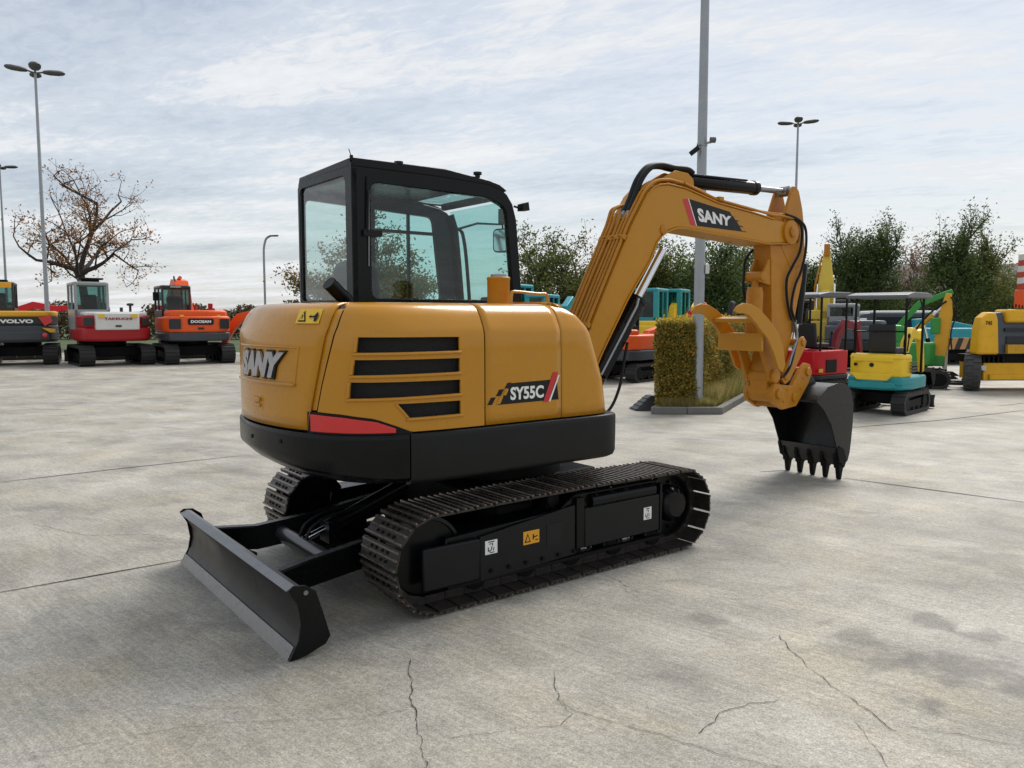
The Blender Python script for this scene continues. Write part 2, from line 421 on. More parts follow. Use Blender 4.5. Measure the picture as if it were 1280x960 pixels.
skirt('side_skirt', .05, 1.815, CHAR)
skirt('lower_counterweight', 1.822, SEND+.2, BLK, tail=True)
b = MB(); b.prism(rrect(-1.45, .30, -.80, .85, .3), .745, 1.0, 'z'); b.build('platform_deck', BLKM, EX)
# red reflector with black surround
b = MB()
def band(s0, s1, ztf, zbf, o0, o1, n=20, m=None):
    m = m or MB(); vs = []
    for i in range(n+1):
        s = s0+(s1-s0)*i/n
        vs += [BP(s, ztf(s), o1), BP(s, zbf(s), o1), BP(s, zbf(s), o0), BP(s, ztf(s), o0)]
    fs = [(i*4+k, i*4+(k+1) % 4, (i+1)*4+(k+1) % 4, (i+1)*4+k) for i in range(n) for k in range(4)] + [(3, 2, 1, 0), (n*4, n*4+1, n*4+2, n*4+3)]
    m.add(vs, fs); return m
o = band(1.800, 2.405, lambda s: zred(s)-.003, lambda s: 1.022, -.02, .004).build('reflector_surround', BLK, EX)
o = band(1.895, 2.378, lambda s: zred(s)-.016, lambda s: 1.036 if s > 1.94 else 1.036, -.01, .012).build('tail_reflector', REDR, EX, bevel=.003)
# body lettering and stickers -------------------------------------------------
def bq(c, off):
    """map u,v over (s,z) quad TL,TR,BR,BL on the body"""
    def f(u, v):
        p = quadmap([(q[0], q[1], 0) for q in c], u, v); return BP(p.x, p.y, off)
    return f
def decal(name, polys, fn, m, parent):
    b = MB()
    for poly in polys:
        b.add([fn(*p) for p in poly], [tuple(range(len(poly)))])
    return b.build(name, m, parent, smooth=0, fix=False)
def dense(poly, fn, n=8):
    """quad TL,TR,BR,BL in st -> grid faces"""
    return
def decal_quad(name, c, off, m, parent, n=10):
    b = MB(); f = bq(c, off); vs = [f(i/n, j) for i in range(n+1) for j in (0, 1)]
    b.add(vs, [(2*i, 2*i+2, 2*i+3, 2*i+1) for i in range(n)]); return b.build(name, m, parent, smooth=0, fix=False)
dp = decal_quad('model_decal', [(1.150, 1.268), (.800, 1.275), (.785, 1.150), (1.252, 1.147)], .0015, DBLK, mid)
map_text('model_lettering', 'SY55C', bq([(1.160, 1.245), (.905, 1.245), (.905, 1.168), (1.160, 1.168)], .003), WHT, dp, bold=.035)
decal_quad('red_stripe', [(.832, 1.318), (.790, 1.318), (.868, 1.142), (.910, 1.142)], .0035, REDP, dp)
decal_quad('white_stripe', [(.790, 1.300), (.778, 1.300), (.852, 1.142), (.866, 1.142)], .0035, WHT, dp)
for (a, z) in ((1.183, 1.247), (1.222, 1.205), (1.266, 1.163), (1.300, 1.150)):
    pass
decal_quad('checker_patch', [(1.180, 1.272), (1.150, 1.272), (1.172, 1.240), (1.203, 1.240)], .0015, DBLK, dp, 2)
decal_quad('checker_patch', [(1.240, 1.236), (1.205, 1.236), (1.230, 1.198), (1.265, 1.198)], .0015, DBLK, dp, 2)
decal_quad('checker_patch', [(1.300, 1.192), (1.265, 1.192), (1.292, 1.150), (1.328, 1.150)], .0015, DBLK, dp, 2)
decal_quad('checker_patch', [(1.198, 1.236), (1.172, 1.236), (1.190, 1.200), (1.214, 1.200)], .0030, YEL, dp, 2)
decal_quad('checker_patch', [(1.240, 1.194), (1.212, 1.194), (1.235, 1.152), (1.262, 1.152)], .0030, YEL, dp, 2)
# rear emblem in a shallow recess
o = slab([(3.26, 1.492), (2.455, 1.492), (2.455, 1.484), (3.26, 1.484)], -.004, .010); slab([(2.470, 1.49), (2.455, 1.49), (2.490, 1.285), (2.505, 1.285)], -.004, .010, 3, o)
slab([(3.27, 1.292), (2.49, 1.292), (2.49, 1.276), (3.27, 1.276)], -.004, .022, 14, o)
o.build('emblem_recess_rim', YEL, cw, bevel=.004)
def heavy(txt, fn, name, m, parent, t0, t1):
    """solid letters: fn(u,v,off)"""
    vs, fs = text_faces(txt, .075, .2)
    b = MB(); n = len(vs)
    b.add([fn(u, v, t1) for u, v in vs], fs)
    # rim
    from collections import Counter
    ec = Counter(); 
    for f in fs:
        for i in range(len(f)): ec[tuple(sorted((f[i], f[(i+1) % len(f)])))] += 1
    low = [fn(u, v, t0) for u, v in vs]; b2 = MB(); b2.add([fn(u, v, t1) for u, v in vs]+low, fs+[(f[i], f[(i+1) % len(f)], f[(i+1) % len(f)]+n, f[i]+n) for f in fs for i in range(len(f)) if ec[tuple(sorted((f[i], f[(i+1) % len(f)])))] == 1])
    return b2.build(name, m, parent, smooth=0, fix=False)
EMB = mat('emblem_metal', (.42, .42, .45), .3, .9, var=.4, scale=20)
def ef(c):
    def f(u, v, off):
        p = quadmap([(q[0], q[1], 0) for q in c], u, v); return BP(p.x, p.y, off)
    return f
bk = heavy('SANY', ef([(3.125, 1.472), (2.545, 1.472), (2.575, 1.302), (3.155, 1.302)]), 'emblem_backing', DBLK, cw, 0, .016)
heavy('SANY', ef([(3.095, 1.462), (2.560, 1.462), (2.600, 1.312), (3.120, 1.312)]), 'emblem_lettering', EMB, cw, .01, .024)
# latch
o = slab([(2.985, 1.205), (2.825, 1.205), (2.835, 1.120), (2.985, 1.120)], -.002, .006, 4); o.build('hood_latch_plate', YEL, cw, bevel=.003)
o = slab([(2.965, 1.19), (2.848, 1.19), (2.850, 1.165), (2.965, 1.165)], .004, .022, 4); slab([(2.955, 1.155), (2.855, 1.155), (2.855, 1.135), (2.955, 1.135)], .004, .016, 4, o); o.build('hood_latch', YEL, cw, bevel=.004)
# warning sticker on the top of the counterweight
W = [(2.520, 1.700), (2.335, 1.700), (2.330, 1.620), (2.505, 1.620)]
wd = decal_quad('warning_sticker', W, .012, WARN, cw, 6)
fw = bq(W, .014)
decal('warning_symbol', [[(.10, .12), (.46, .12), (.28, .9)]], fw, DBLK, wd)
decal('warning_field', [[(.165, .22), (.395, .22), (.28, .72)]], bq(W, .0155), WARN, wd)
decal('warning_mark', [[(.265, .30), (.295, .30), (.300, .58), (.26, .58)], [(.60, .42), (.80, .42), (.80, .52), (.60, .52)], [(.56, .47), (.64, .35), (.64, .6)], [(.80, .15), (.90, .15), (.94, .55), (.86, .8), (.78, .55)]], bq(W, .017), DBLK, wd)
# small bolts on lower counterweight
for (s, z) in ((2.62, .96), (2.98, .95)):
    p = Vector(BPs(s, z, .014)); n = OL(s)[1]; MB().cyl(p, p+Vector((n[0], n[1], 0))*.006, .012, 10).build('bolt', BLKM, EX)
# white bent exhaust
b = MB(); b.tube(spline([(-1.13, .04, 1.70), (-1.15, .04, 1.76), (-1.20, .03, 1.80), (-1.28, .01, 1.865)]), .045, 16); b.build('exhaust_pipe', BLK, EX)
# filler tower and grab rail on right tank
b = MB(); b.lathe([(.055, 0), (.072, .002), (.072, .15), (.075, .155), (.075, .165), (.070, .17)], (-.385, -.55, 1.735), 'z', 24)
o = b.build('air_precleaner', YELW, EX); b = MB(); b.lathe([(.05, .17), (.05, .185), (.02, .19)], (-.385, -.55, 1.735), 'z', 20); b.build('cap', STEEL, o)
b = MB(); b.tube(spline([(-.40, -.70, 1.73), (-.395, -.70, 1.79), (-.375, -.70, 1.81), (-.20, -.70, 1.80), (-.13, -.70, 1.80), (-.11, -.70, 1.785), (-.105, -.70, 1.73)], 5), .010, 8); b.build('grab_rail', YEL, EX)

# ------------------------------------------------------------------ cab
CX0, CX1, CY0, CY1 = -1.10, .24, .04, .90
def cab_outline(dx=0, dz=0):
    """side profile (x,z), clockwise from rear bottom"""
    pts = [(CX0+dx, 1.0), (CX0+dx, 2.60-dz)] + arc(CX0+.03+dx, 2.615-dz, .03, 180, 90, 4)[1:]
    pts += [(-.4, 2.635-dz), (-.03, 2.595-dz)] + [(.06, 2.575-dz), (.125-dx, 2.535-dz), (.175-dx, 2.47-dz), (.21-dx, 2.36-dz), (.235-dx, 2.1), (.265-dx, 1.75), (.28-dx, 1.0)]
    return pts
prof = cab_outline()
# side frames as rings with window holes
def side_frame(name, y0, y1, hole, mat_, n=40):
    outer = prof
    # resample outer and hole by angle about centre
    c = Vector((-.42, 1.95))
    def ray_hit(poly, a):
        d = Vector((math.cos(a), math.sin(a))); best = None
        for i in range(len(poly)):
            p = Vector(poly[i]); q = Vector(poly[(i+1) % len(poly)]); e = q-p
            den = d.x*e.y-d.y*e.x
            if abs(den) < 1e-9: continue
            w = p-c; t = (w.x*e.y-w.y*e.x)/den; u = (w.x*d.y-w.y*d.x)/den
            if t > 0 and -1e-6 <= u <= 1+1e-6 and (best is None or t > best): best = t
        return c+d*best
    angs = sorted(set([round(math.atan2(p[1]-c.y, p[0]-c.x), 4) for p in list(outer)+list(hole)]+[round(-math.pi+2*math.pi*k/n, 4) for k in range(n)]))
    return frame_ring([ray_hit(outer, a) for a in angs], [ray_hit(hole, a) for a in angs], y0, y1)
def rhole(pts, r=.05, n=4):
    out = []
    m = len(pts)
    for i in range(m):
        p = Vector(pts[i]); a = (Vector(pts[i-1])-p).normalized(); b_ = (Vector(pts[(i+1) % m])-p).normalized()
        for k in range(n+1):
            t = k/n; out.append(tuple((p+a*r)*(1-t)**2+p*2*t*(1-t)+(p+b_*r)*t*t))
    return out
holeR = rhole([(-.965, 1.775), (-.965, 2.515), (-.05, 2.50), (.12, 2.44), (.185, 1.775)], .06)
cabp = side_frame('cab_frame', CY0, CY0+.05, holeR, BLK).build('cab', BLK, EX, bevel=.006)
holeL = rhole([(-1.065, 1.78), (-1.065, 2.49), (.0, 2.44), (.075, 1.78)], .05)
holeL2 = holeL
prof = [(CX0, 1.0), (CX0, 2.60), (-1.05, 2.615), (-.4, 2.575), (-.03, 2.53), (.06, 2.515), (.125, 2.49), (.17, 2.45), (.21, 2.36), (.235, 2.1), (.265, 1.75), (.28, 1.0)]
lfm = side_frame('cab_frame', CY1-.05, CY1, holeL, BLK); lfm.box((-.585, CY1-.048, 1.75), (-.515, CY1-.002, 2.56)); lf = lfm.build('door_frame', BLK, cabp, bevel=.006)
# rear frame: slim posts, wide right-hand pillar
outerR = [(CY0, 1.0), (CY1, 1.0), (CY1, 2.56), (CY1-.05, 2.63), (CY0+.02, 2.645), (CY0, 2.62)]
ho = rrect(.125, .872, 1.765, 2.56, .06, 4)
def ring_match(outer, hole, c, n=44):
    c = Vector(c)
    def hit(poly, a):
        d = Vector((math.cos(a), math.sin(a))); best = None
        for i in range(len(poly)):
            p = Vector(poly[i]); q = Vector(poly[(i+1) % len(poly)]); e = q-p; den = d.x*e.y-d.y*e.x
            if abs(den) < 1e-9: continue
            w = p-c; t = (w.x*e.y-w.y*e.x)/den; u = (w.x*d.y-w.y*d.x)/den
            if t > 0 and -1e-6 <= u <= 1+1e-6 and (best is None or t > best): best = t
        return tuple(c+d*best)
    an = sorted(set([round(math.atan2(p[1]-c.y, p[0]-c.x), 4) for p in list(outer)+list(hole)]+[round(-math.pi+2*math.pi*k/n, 4) for k in range(n)]))
    return [hit(outer, a) for a in an], [hit(hole, a) for a in an]
a_, b_ = ring_match(outerR, ho, (.5, 2.1)); frame_ring(a_, b_, CX0-.003, CX0+.035, 'x').build('rear_frame', BLK, cabp, bevel=.006)
# front frame (windscreen surround): two posts and header following the curve
for y in (CY0+.052, CY1-.082):
    b = MB(); b.tube([(.255, y+.015, 1.05), (.25, y+.015, 1.75), (.218, y+.015, 2.1), (.19, y+.015, 2.36), (.15, y+.015, 2.47)], .028, 8); b.build('windscreen_post', BLK, cabp)
b = MB(); b.tube([(.10, CY0+.05, 2.53), (.10, CY1-.05, 2.53)], .03, 8); b.tube([(.245, CY0+.05, 1.74), (.245, CY1-.05, 1.74)], .022, 8); b.build('windscreen_rail', BLK, cabp)
# roof with hatch opening
ro = [(CX0+.03, CY0+.05), (.05, CY0+.05), (.05, CY1-.05), (CX0+.03, CY1-.05)]
rh = rrect(-.22, .07, .24, .83, .04, 3)
a_, b_ = ring_match([(-1.07, CY0+.051), (.09, CY0+.051), (.09, CY1-.051), (-1.07, CY1-.051)], rh, (-.08, .50)); 
rf = frame_ring(a_, b_, 2.534, 2.546, 'z').build('roof', BLK, cabp)
b = MB(); b.prism([(-1.10, 2.60), (-1.09, 2.655), (-.4, 2.66), (-.03, 2.62), (.06, 2.60), (.125, 2.56), (.10, 2.55), (-.03, 2.585), (-.44, 2.60)], CY0+.03, CY0-.004)
b.prism([(-1.10, 2.58), (-1.09, 2.64), (-.4, 2.60), (-.03, 2.552), (.06, 2.535), (.125, 2.51), (.10, 2.50), (-.03, 2.52), (-.44, 2.55)], CY1-.03, CY1+.004)
b.prism([(CY0+.03, 2.60), (CY0+.03, 2.655), (CY1-.03, 2.64), (CY1-.03, 2.60)], -1.104, -1.07, 'x'); b.build('roof_gutter', BLK, rf, bevel=.008)
# roof skin: rear part
b = MB(); b.prism([(-1.07, 2.600), (-1.07, 2.645), (-.44, 2.62), (-.26, 2.56), (-.26, 2.547), (-.44, 2.58)], CY0+.031, CY1-.031); b.build('roof_skin', BLK, rf)
b = MB(); b.prism([(-.23, .23), (.08, .23), (.08, .84), (-.23, .84)], 2.549, 2.553, 'z'); b.build('roof_hatch_glass', GLASSF, rf)
# panes
def pane(name, poly, a, b2, ax, m, par):
    return MB().prism(poly, a, b2, ax).build(name, m, par, smooth=0)
pane('side_window', [(-1.0, 1.75), (-1.0, 2.54), (-.05, 2.53), (.14, 2.46), (.21, 1.75)], CY0+.020, CY0+.024, 'y', GLASS, cabp)
pane('door_window', [(-.56, 1.74), (-.54, 2.48), (.03, 2.48), (.11, 1.74)], CY1-.028, CY1-.024, 'y', GLASSF, cabp)
pane('quarter_window', [(-1.08, 1.74), (-1.08, 2.52), (-.57, 2.50), (-.57, 1.74)], CY1-.028, CY1-.024, 'y', GLASS, cabp)
pane('rear_window', [(.11, 1.75), (.885, 1.75), (.885, 2.575), (.11, 2.575)], CX0+.012, CX0+.016, 'x', GLASS, cabp)
b = MB(); wz = [(.255, 1.0), (.243, 1.75), (.213, 2.1), (.185, 2.36), (.13, 2.49)]
b.prism(wz+[(x+.004, z) for x, z in reversed(wz)], CY0+.085, CY1-.085); b.build('windscreen', GLASSF, cabp, smooth=0)
# sliding window rails in the door
b = MB(); b.box((-.52, .868, 2.30), (.04, .892, 2.325)); b.box((-.225, .868, 1.78), (-.205, .892, 2.45)); b.build('sliding_window_rail', BLK, lf)
# B pillar inside, interior shell
b = MB(); b.box((CX0+.04, CY0+.06, 1.02), (.22, CY1-.06, 1.06)); b.build('cab_floor', INT, cabp)
b = MB(); b.box((-1.06, CY0+.06, 1.06), (-.75, CY1-.06, 1.60)); b.build('rear_shelf', INT, cabp)
st = MB(); st.box((-.72, .26, 1.35), (-.25, .74, 1.47)); o = st.build('seat', SEATM, cabp, bevel=.04, seg=3)
st = MB(); st.prism([(-.86, 1.45), (-.72, 1.44), (-.78, 1.98), (-.84, 2.06), (-.92, 2.04), (-.94, 1.95)], .28, .72); st.build('backrest', SEATM, o, bevel=.04, seg=3)
st = MB(); st.box((-.70, .30, 1.06), (-.30, .70, 1.35)); st.box((-.62, .17, 1.50), (-.22, .25, 1.62)); st.box((-.62, .75, 1.50), (-.22, .83, 1.62)); st.build('seat_base', INT, o, bevel=.02)
st = MB()
for y in (.21, .79): st.tube([(-.26, y, 1.6), (-.24, y, 1.72)], .012, 8); st.cyl((-.24, y, 1.72), (-.235, y, 1.80), .022, 10)
st.build('joystick', RUB, o)
st = MB(); st.box((.02, .10, 1.40), (.16, .24, 1.80)); st.build('instrument_panel', INT, cabp, bevel=.015)
# hand rail at the door, mirrors, antenna, lamps, wiper
b = MB(); b.tube(spline([(.33, .83, 1.60), (.34, .85, 1.80), (.35, .91, 2.15), (.35, .945, 2.30), (.34, .97, 2.37), (.30, 1.0, 2.385), (.20, .92, 2.36)], 6), .015, 8); b.build('hand_rail', BLK, cabp)
def mirror(loc, rz, par, w=.16, h=.26):
    b = MB(); b.prism(rrect(-w/2, w/2, -h/2, h/2, .04, 4), -.03, .012, 'x')
    b.cur = 1; b.prism(rrect(-w/2+.012, w/2-.012, -h/2+.012, h/2-.012, .03, 4), -.034, -.031, 'x'); o = b.build('mirror', [RUB, CHROME], par)
    o.location = loc; o.rotation_euler = (0, 0, rz); return o
m1 = mirror((.70, .87, 2.30), R(20), cabp, .16, .20)
b = MB(); b.tube([(.22, .88, 2.36), (.50, .96, 2.44), (.72, .90, 2.44), (.72, .88, 2.20)], .010, 8); b.box((.69, .78, 2.44), (.74, .92, 2.57)); b.build('mirror_arm', BLK, cabp)
b = MB(); b.tube([(.20, .06, 2.46), (.25, .02, 2.44)], .008, 8); b.build('lamp_bracket', BLK, cabp)
b = MB(); b.prism([(.235, 2.425), (.235, 2.475), (.285, 2.49), (.295, 2.43)], -.01, .06); b.build('work_lamp', RUB, cabp)
b = MB(); b.cyl((-1.09, .055, 2.64), (-1.09, .055, 2.67), .012, 8); b.tube([(-1.09, .055, 2.66), (-1.10, .07, 2.71)], .003, 6); b.build('antenna', RUB, cabp)
b = MB()
for x in (-.75, -.12): b.lathe([(.018, 0), (.018, .02), (.03, .022), (.03, .04)], (x, .06, 2.63), 'z', 12)
b.build('roof_knob', RUB, cabp)
b = MB(); b.tube([(-1.0, .036, 2.20), (-1.0, .02, 2.20), (-.99, .02, 2.55)], .006, 6); b.box((-1.03, .02, 2.17), (-.90, .045, 2.21)); b.build('window_latch', RUB, cabp)
b = MB(); b.tube([(-.99, .034, 1.98), (-.985, .03, 2.46)], .004, 6); b.build('gas_strut', STEEL, cabp)
# ------------------------------------------------------------------ undercarriage
TR = .27; TXR, TXF, TZ = -1.10, .93, .298
def track_point(u):
    """position and tangent angle along the track line (u in metres)"""
    Lb = TXF-TXR; half = math.pi*TR; tot = 2*Lb+2*half; u %= tot
    if u < Lb: return Vector((TXR+u, 0, TZ+TR-.0+.010*math.sin(math.pi*u/Lb))), 0
    u -= Lb
    if u < half: a = u/TR; return Vector((TXF+TR*math.sin(a), 0, TZ+TR*math.cos(a))), -a
    u -= half
    if u < Lb: return Vector((TXF-u, 0, TZ-TR)), -math.pi
    u -= Lb; a = u/TR; return Vector((TXR-TR*math.sin(a), 0, TZ-TR*math.cos(a))), -math.pi-a
TOT = 2*(TXF-TXR)+2*math.pi*TR
NSH = 43
def shoe_mesh():
    b = MB(); w = .205; p = TOT/NSH
    b.box((-p/2+.004, -w, -.006), (p/2-.010, w, .006))
    b.cur = 2
    for x, h in ((-p/2+.014, .017), (0, .014), (p/2-.024, .014)):
        b.prism([(x-.008, .004), (x-.0055, h), (x+.0055, h), (x+.008, .004)], -w+.002, w-.002)
    b.cur = 1
    for y in (-.09, -.035, .035, .09):
        b.cyl((-.027, y, .004), (-.027, y, .014), .010, 6); b.cyl((.022, y, .004), (.022, y, .014), .010, 6)
    # link pad under the shoe
    b.cur = 0
    for y in (-.05, .05): b.box((-p/2+.002, y-.014, -.05), (p/2-.002, y+.014, -.006))
    return b
for side in (-1, 1):
    yc = .775*side
    tk = MB()   # link chain body
    pts = []
    n = 80
    inner = [track_point(TOT*i/n)[0] for i in range(n)]
    c = Vector(((TXR+TXF)/2, 0, TZ))
    def off(p, d):
        if p.x < TXR: q = Vector((TXR, 0, TZ))
        elif p.x > TXF: q = Vector((TXF, 0, TZ))
        else: q = Vector((p.x, 0, TZ))
        v = (p-q).normalized(); return p-v*d
    o_ = [(off(p, .012).x, off(p, .012).z) for p in inner]; i_ = [(off(p, .055).x, off(p, .055).z) for p in inner]
    belt = frame_ring(o_, i_, yc-.055, yc+.055).build('crawler_track', BLKM, EX)
    s0 = None
    for k in range(NSH):
        p, a = track_point(TOT*(k+.3)/NSH)
        if s0 is None:
            s0 = shoe_mesh().build('track_shoe', [SHOE, BLKM, GROU], belt) if side == -1 else None
            if side == -1: SH0 = s0; o = s0
            else: o = SH0.copy(); col.objects.link(o); o.parent = belt; s0 = o
        else:
            o = SH0.copy(); col.objects.link(o); o.parent = belt
        o.location = (p.x, yc, p.z); o.rotation_euler = (0, -a, 0)
    sgn = side
    # side frame
    y_in, y_out = yc-.10*1, yc+.10
    fr = MB(); fr.prism([(-1.02, .16), (.80, .16), (.82, .42), (.72, .525), (-.02, .525), (-.15, .44), (-1.0, .40)], yc-.105, yc+.105)
    tf = fr.build('track_frame', BLK, EX, bevel=.01)
    ysd = yc+sgn*.105
    def sb(x0, x1, z0, z1, d0, d1, m): m.box((x0, min(ysd+sgn*d0, ysd+sgn*d1), z0), (x1, max(ysd+sgn*d0, ysd+sgn*d1), z1))
    g = MB(); sb(-1.17, -.785, .125, .372, .0, .035, g); g.build('side_cover', CHAR, tf, bevel=.012)
    g = MB(); pl = [(-.78, .105), (-.035, .135), (-.035, .46), (-.78, .375)]
    g.prism(pl, min(ysd+sgn*.0, ysd+sgn*.022), max(ysd+sgn*.0, ysd+sgn*.022)); g.build('side_plate', CHAR, tf, bevel=.006)
    g = MB(); sb(.04, .745, .165, .425, .0, .030, g); g.build('side_cover', CHAR, tf, bevel=.010)
    g = MB(); g.tube([(.10, ysd+sgn*.0, .462), (.70, ysd+sgn*.0, .462)], .045, 14); sb(-.03, .035, .17, .50, .0, .030, g); sb(.745, .765, .15, .50, .0, .034, g); g.build('spring_housing', BLK, tf, bevel=.004)
    g = MB(); sb(-.275, -.145, .235, .37, .0222, .0245, g); g.build('inspection_hole', DARK, tf)
    g = MB(); sb(-1.0, .80, .105, .125, -.02, .02, g)
    for k in range(12): g.cyl((-.74+k*.062 if 0 else -.70+k*.13, ysd+sgn*.02, .16), (-.70+k*.13, ysd+sgn*.036, .16), .013, 6)
    g.build('guide_rail', BLKM, tf)
    for k in range(5):
        b = MB(); x = -.78+k*.38; b.lathe([(.05, -.09), (.075, -.085), (.075, -.04), (.06, -.035), (.06, .035), (.075, .04), (.075, .085), (.05, .09)], (x, yc, .125), 'y', 20); b.build('track_roller', BLKM, tf)
    b = MB(); b.lathe([(.03, -.05), (.05, -.045), (.05, .045), (.03, .05)], (-.15, yc, .49), 'y', 16); b.box((-.20, yc-.03, .42), (-.10, yc+.03, .48)); b.build('carrier_roller', BLKM, tf)
    # idler
    b = MB(); b.lathe([(.05, -.08), (.06, -.05), (.21, -.045), (.215, -.06), (.235, -.055), (.235, .055), (.215, .06), (.21, .045), (.06, .05), (.05, .08)], (TXR, yc, TZ), 'y', 40); b.build('idler_wheel', BLK, tf)
    # sprocket and travel motor
    b = MB(); nt = 19; ptsg = []
    for k in range(nt*2):
        for f, rr in ((.0, .215), (.5, .215)) if k % 2 == 0 else ((.15, .245), (.35, .245)):
            a = 2*math.pi*(k+f)/(nt*2); ptsg.append((TXF+rr*math.cos(a), TZ+rr*math.sin(a)))
    b.prism(ptsg, yc-.02, yc+.02); b.lathe([(.10, -.09), (.13, -.085), (.13, .075), (.105, .12), (.085, .135), (.02, .137)] if sgn > 0 else [(.02, -.137), (.085, -.135), (.105, -.12), (.13, -.075), (.13, .085), (.10, .09)], (TXF, yc, TZ+.02), 'y', 32)
    for k in range(9):
        a = 2*math.pi*k/9; b.cyl((TXF+.165*math.cos(a), yc+sgn*.02, TZ+.165*math.sin(a)), (TXF+.165*math.cos(a), yc+sgn*.04, TZ+.165*math.sin(a)), .012, 6)
    b.build('drive_sprocket', BLK, tf, smooth=30)
    if side == -1:
        TF = tf; ys = ysd-.0232
        def stick(name, x0, x1, z0, z1, y, m): 
            return MB().add([(x0, y, z0), (x1, y, z0), (x1, y, z1), (x0, y, z1)], [(0, 1, 2, 3)]).build(name, m, tf, smooth=0)
        def icon(polys, x0, x1, z0, z1, y, m, name):
            b = MB()
            for P in polys: b.add([(x0+(x1-x0)*u, y, z0+(z1-z0)*v) for u, v in P], [tuple(range(len(P)))])
            b.build(name, m, tf, smooth=0, fix=False)
        for (x0, x1, z0, z1, yy) in ((-.744, -.655, .262, .345, ysd-.0235), (.583, .66, .262, .348, ysd-.0315)):
            stick('tie_down_sticker', x0, x1, z0, z1, yy, WHT)
            icon([[(.25, .85), (.75, .85), (.75, .92), (.25, .92)], [(.3, .70), (.42, .70), (.55, .78), (.42, .78)], [(.55, .6), (.63, .6), (.63, .78), (.55, .78)],
                  [(.22, .2), (.30, .2), (.30, .5), (.22, .5)], [(.22, .2), (.48, .2), (.48, .28), (.22, .28)], [(.44, .28), (.52, .28), (.6, .55), (.52, .55)], [(.35, .08), (.75, .08), (.75, .14), (.35, .14)], [(.62, .22), (.7, .22), (.75, .45), (.68, .45)]], x0, x1, z0, z1, yy-.0008, DBLK, 'tie_down_symbol')
        stick('warning_sticker', -.460, -.335, .270, .352, ysd-.0235, ORST)
        icon([[(.08, .15), (.46, .15), (.27, .85)], [(.58, .3), (.66, .3), (.66, .7), (.58, .7)], [(.66, .42), (.9, .5), (.9, .58), (.66, .52)], [(.74, .2), (.92, .2), (.92, .28), (.74, .28)]], -.460, -.335, .270, .352, ysd-.0243, DBLK, 'warning_symbol')
        icon([[(.16, .24), (.38, .24), (.27, .68)]], -.460, -.335, .270, .352, ysd-.0250, ORST, 'warning_symbol')
# centre frame and slew ring
b = MB(); b.prism([(-.62, .30), (.60, .30), (.60, .56), (-.62, .56)], -.42, .42); b.box((-.50, -.70, .26), (-.22, .70, .48)); b.box((.22, -.70, .26), (.50, .70, .48)); b.build('centre_frame', BLKM, EX, bevel=.02)
b = MB(); b.lathe([(.46, 0), (.46, .08), (.42, .085), (.42, .19)], (0, 0, .56), 'z', 48); b.build('slew_ring', BLKM, EX)

# ------------------------------------------------------------------ dozer blade
BY0, BY1 = -1.02, .885
bprof = [(-1.985, 0.0), (-1.955, .05), (-1.925, .11), (-1.912, .17), (-1.918, .24), (-1.945, .30), (-1.985, .345)]
b = MB(); b.prism(bprof+[(-1.945, .360), (-1.90, .33), (-1.875, .25), (-1.868, .17), (-1.88, .10), (-1.93, 0.0)], BY0, BY1)
bl = b.build('dozer_blade', mat('blade_steel', (.020, .019, .0175), .40, .1, .1, spec=.3, var=.25, scale=5, bump=.08, bscale=60, dirt=.5, dirtc=(.024, .021, .018), rvar=.1), EX, bevel=.004)
b = MB(); b.prism([(-1.993, 0.0), (-1.960, .062), (-1.952, .060), (-1.975, -.0)], BY0+.006, BY1-.006); b.build('cutting_edge', EDGE, bl)
b = MB(); b.prism([(-1.990, .344), (-1.945, .363), (-1.915, .355), (-1.918, .348), (-1.945, .356), (-1.986, .338)], BY0+.01, BY1-.01); b.build('top_rail', mat('rail_highlight', (.20, .20, .205), .35, .7, var=.3, scale=10), bl, bevel=.002)  # lighter bluish tone paints the highlight into the rail along the blade top
ep = [(-1.99, 0.0), (-1.94, .09), (-1.925, .17), (-1.94, .27), (-1.985, .35), (-1.96, .368), (-1.90, .362), (-1.845, .32), (-1.80, .17), (-1.775, .08), (-1.80, .045), (-1.90, .01)]
for y in (BY0-.014, BY1):
    g = MB(); g.prism(ep, y, y+.014); g.build('end_plate', BLK, bl, bevel=.003)
b = MB(); b.cyl((-1.90, BY0-.018, .325), (-1.90, BY0-.0142, .325), .012, 16); b.build('lashing_eye', EDGE, bl)
# push arms, cross tube, lift cylinder
for y0, y1 in ((.35, .30), (-.52, -.40)):
    def taper(px, y, w):  # one cross-section
        return
    b = MB(); xa, xb = -1.90, -.62
    secs = [(-1.895, y0+(.07 if y0 > 0 else -.13), .19, .335, .035), (-1.66, y0, .17, .325, .035), (-1.25, (y0+y1)/2, .20, .36, .035), (-.62, y1, .30, .46, .035)]
    vs = []
    for x, y, z0, z1, w in secs: vs += [(x, y-w, z0), (x, y+w, z0), (x, y+w, z1), (x, y-w, z1)]
    fs = [(i*4+k, i*4+(k+1) % 4, (i+1)*4+(k+1) % 4, (i+1)*4+k) for i in range(3) for k in range(4)] + [(3, 2, 1, 0), (12, 13, 14, 15)]
    b.add(vs, fs); b.build('push_arm', BLK, EX, bevel=.008)
b = MB()
b.prism([(-1.885, -.63), (-1.885, .45), (-1.70, .38), (-1.68, .28), (-1.79, .18), (-1.79, -.38), (-1.68, -.46), (-1.70, -.56)], .14, .165, 'z'); b.build('gusset_plate', BLK, EX)
b = MB(); b.cyl((-1.50, -.47, .25), (-1.50, .32, .25), .052, 20); b.build('cross_tube', mat('tube_steel', (.05, .05, .052), .32, .4, .3, var=.3, scale=6), EX)
b = MB(); b.cyl((-1.34, -.03, .34), (-.78, -.02, .54), .045, 18); b.box((-1.36, -.10, .25), (-1.28, .04, .38)); lc = b.build('lift_cylinder', BLK, EX)
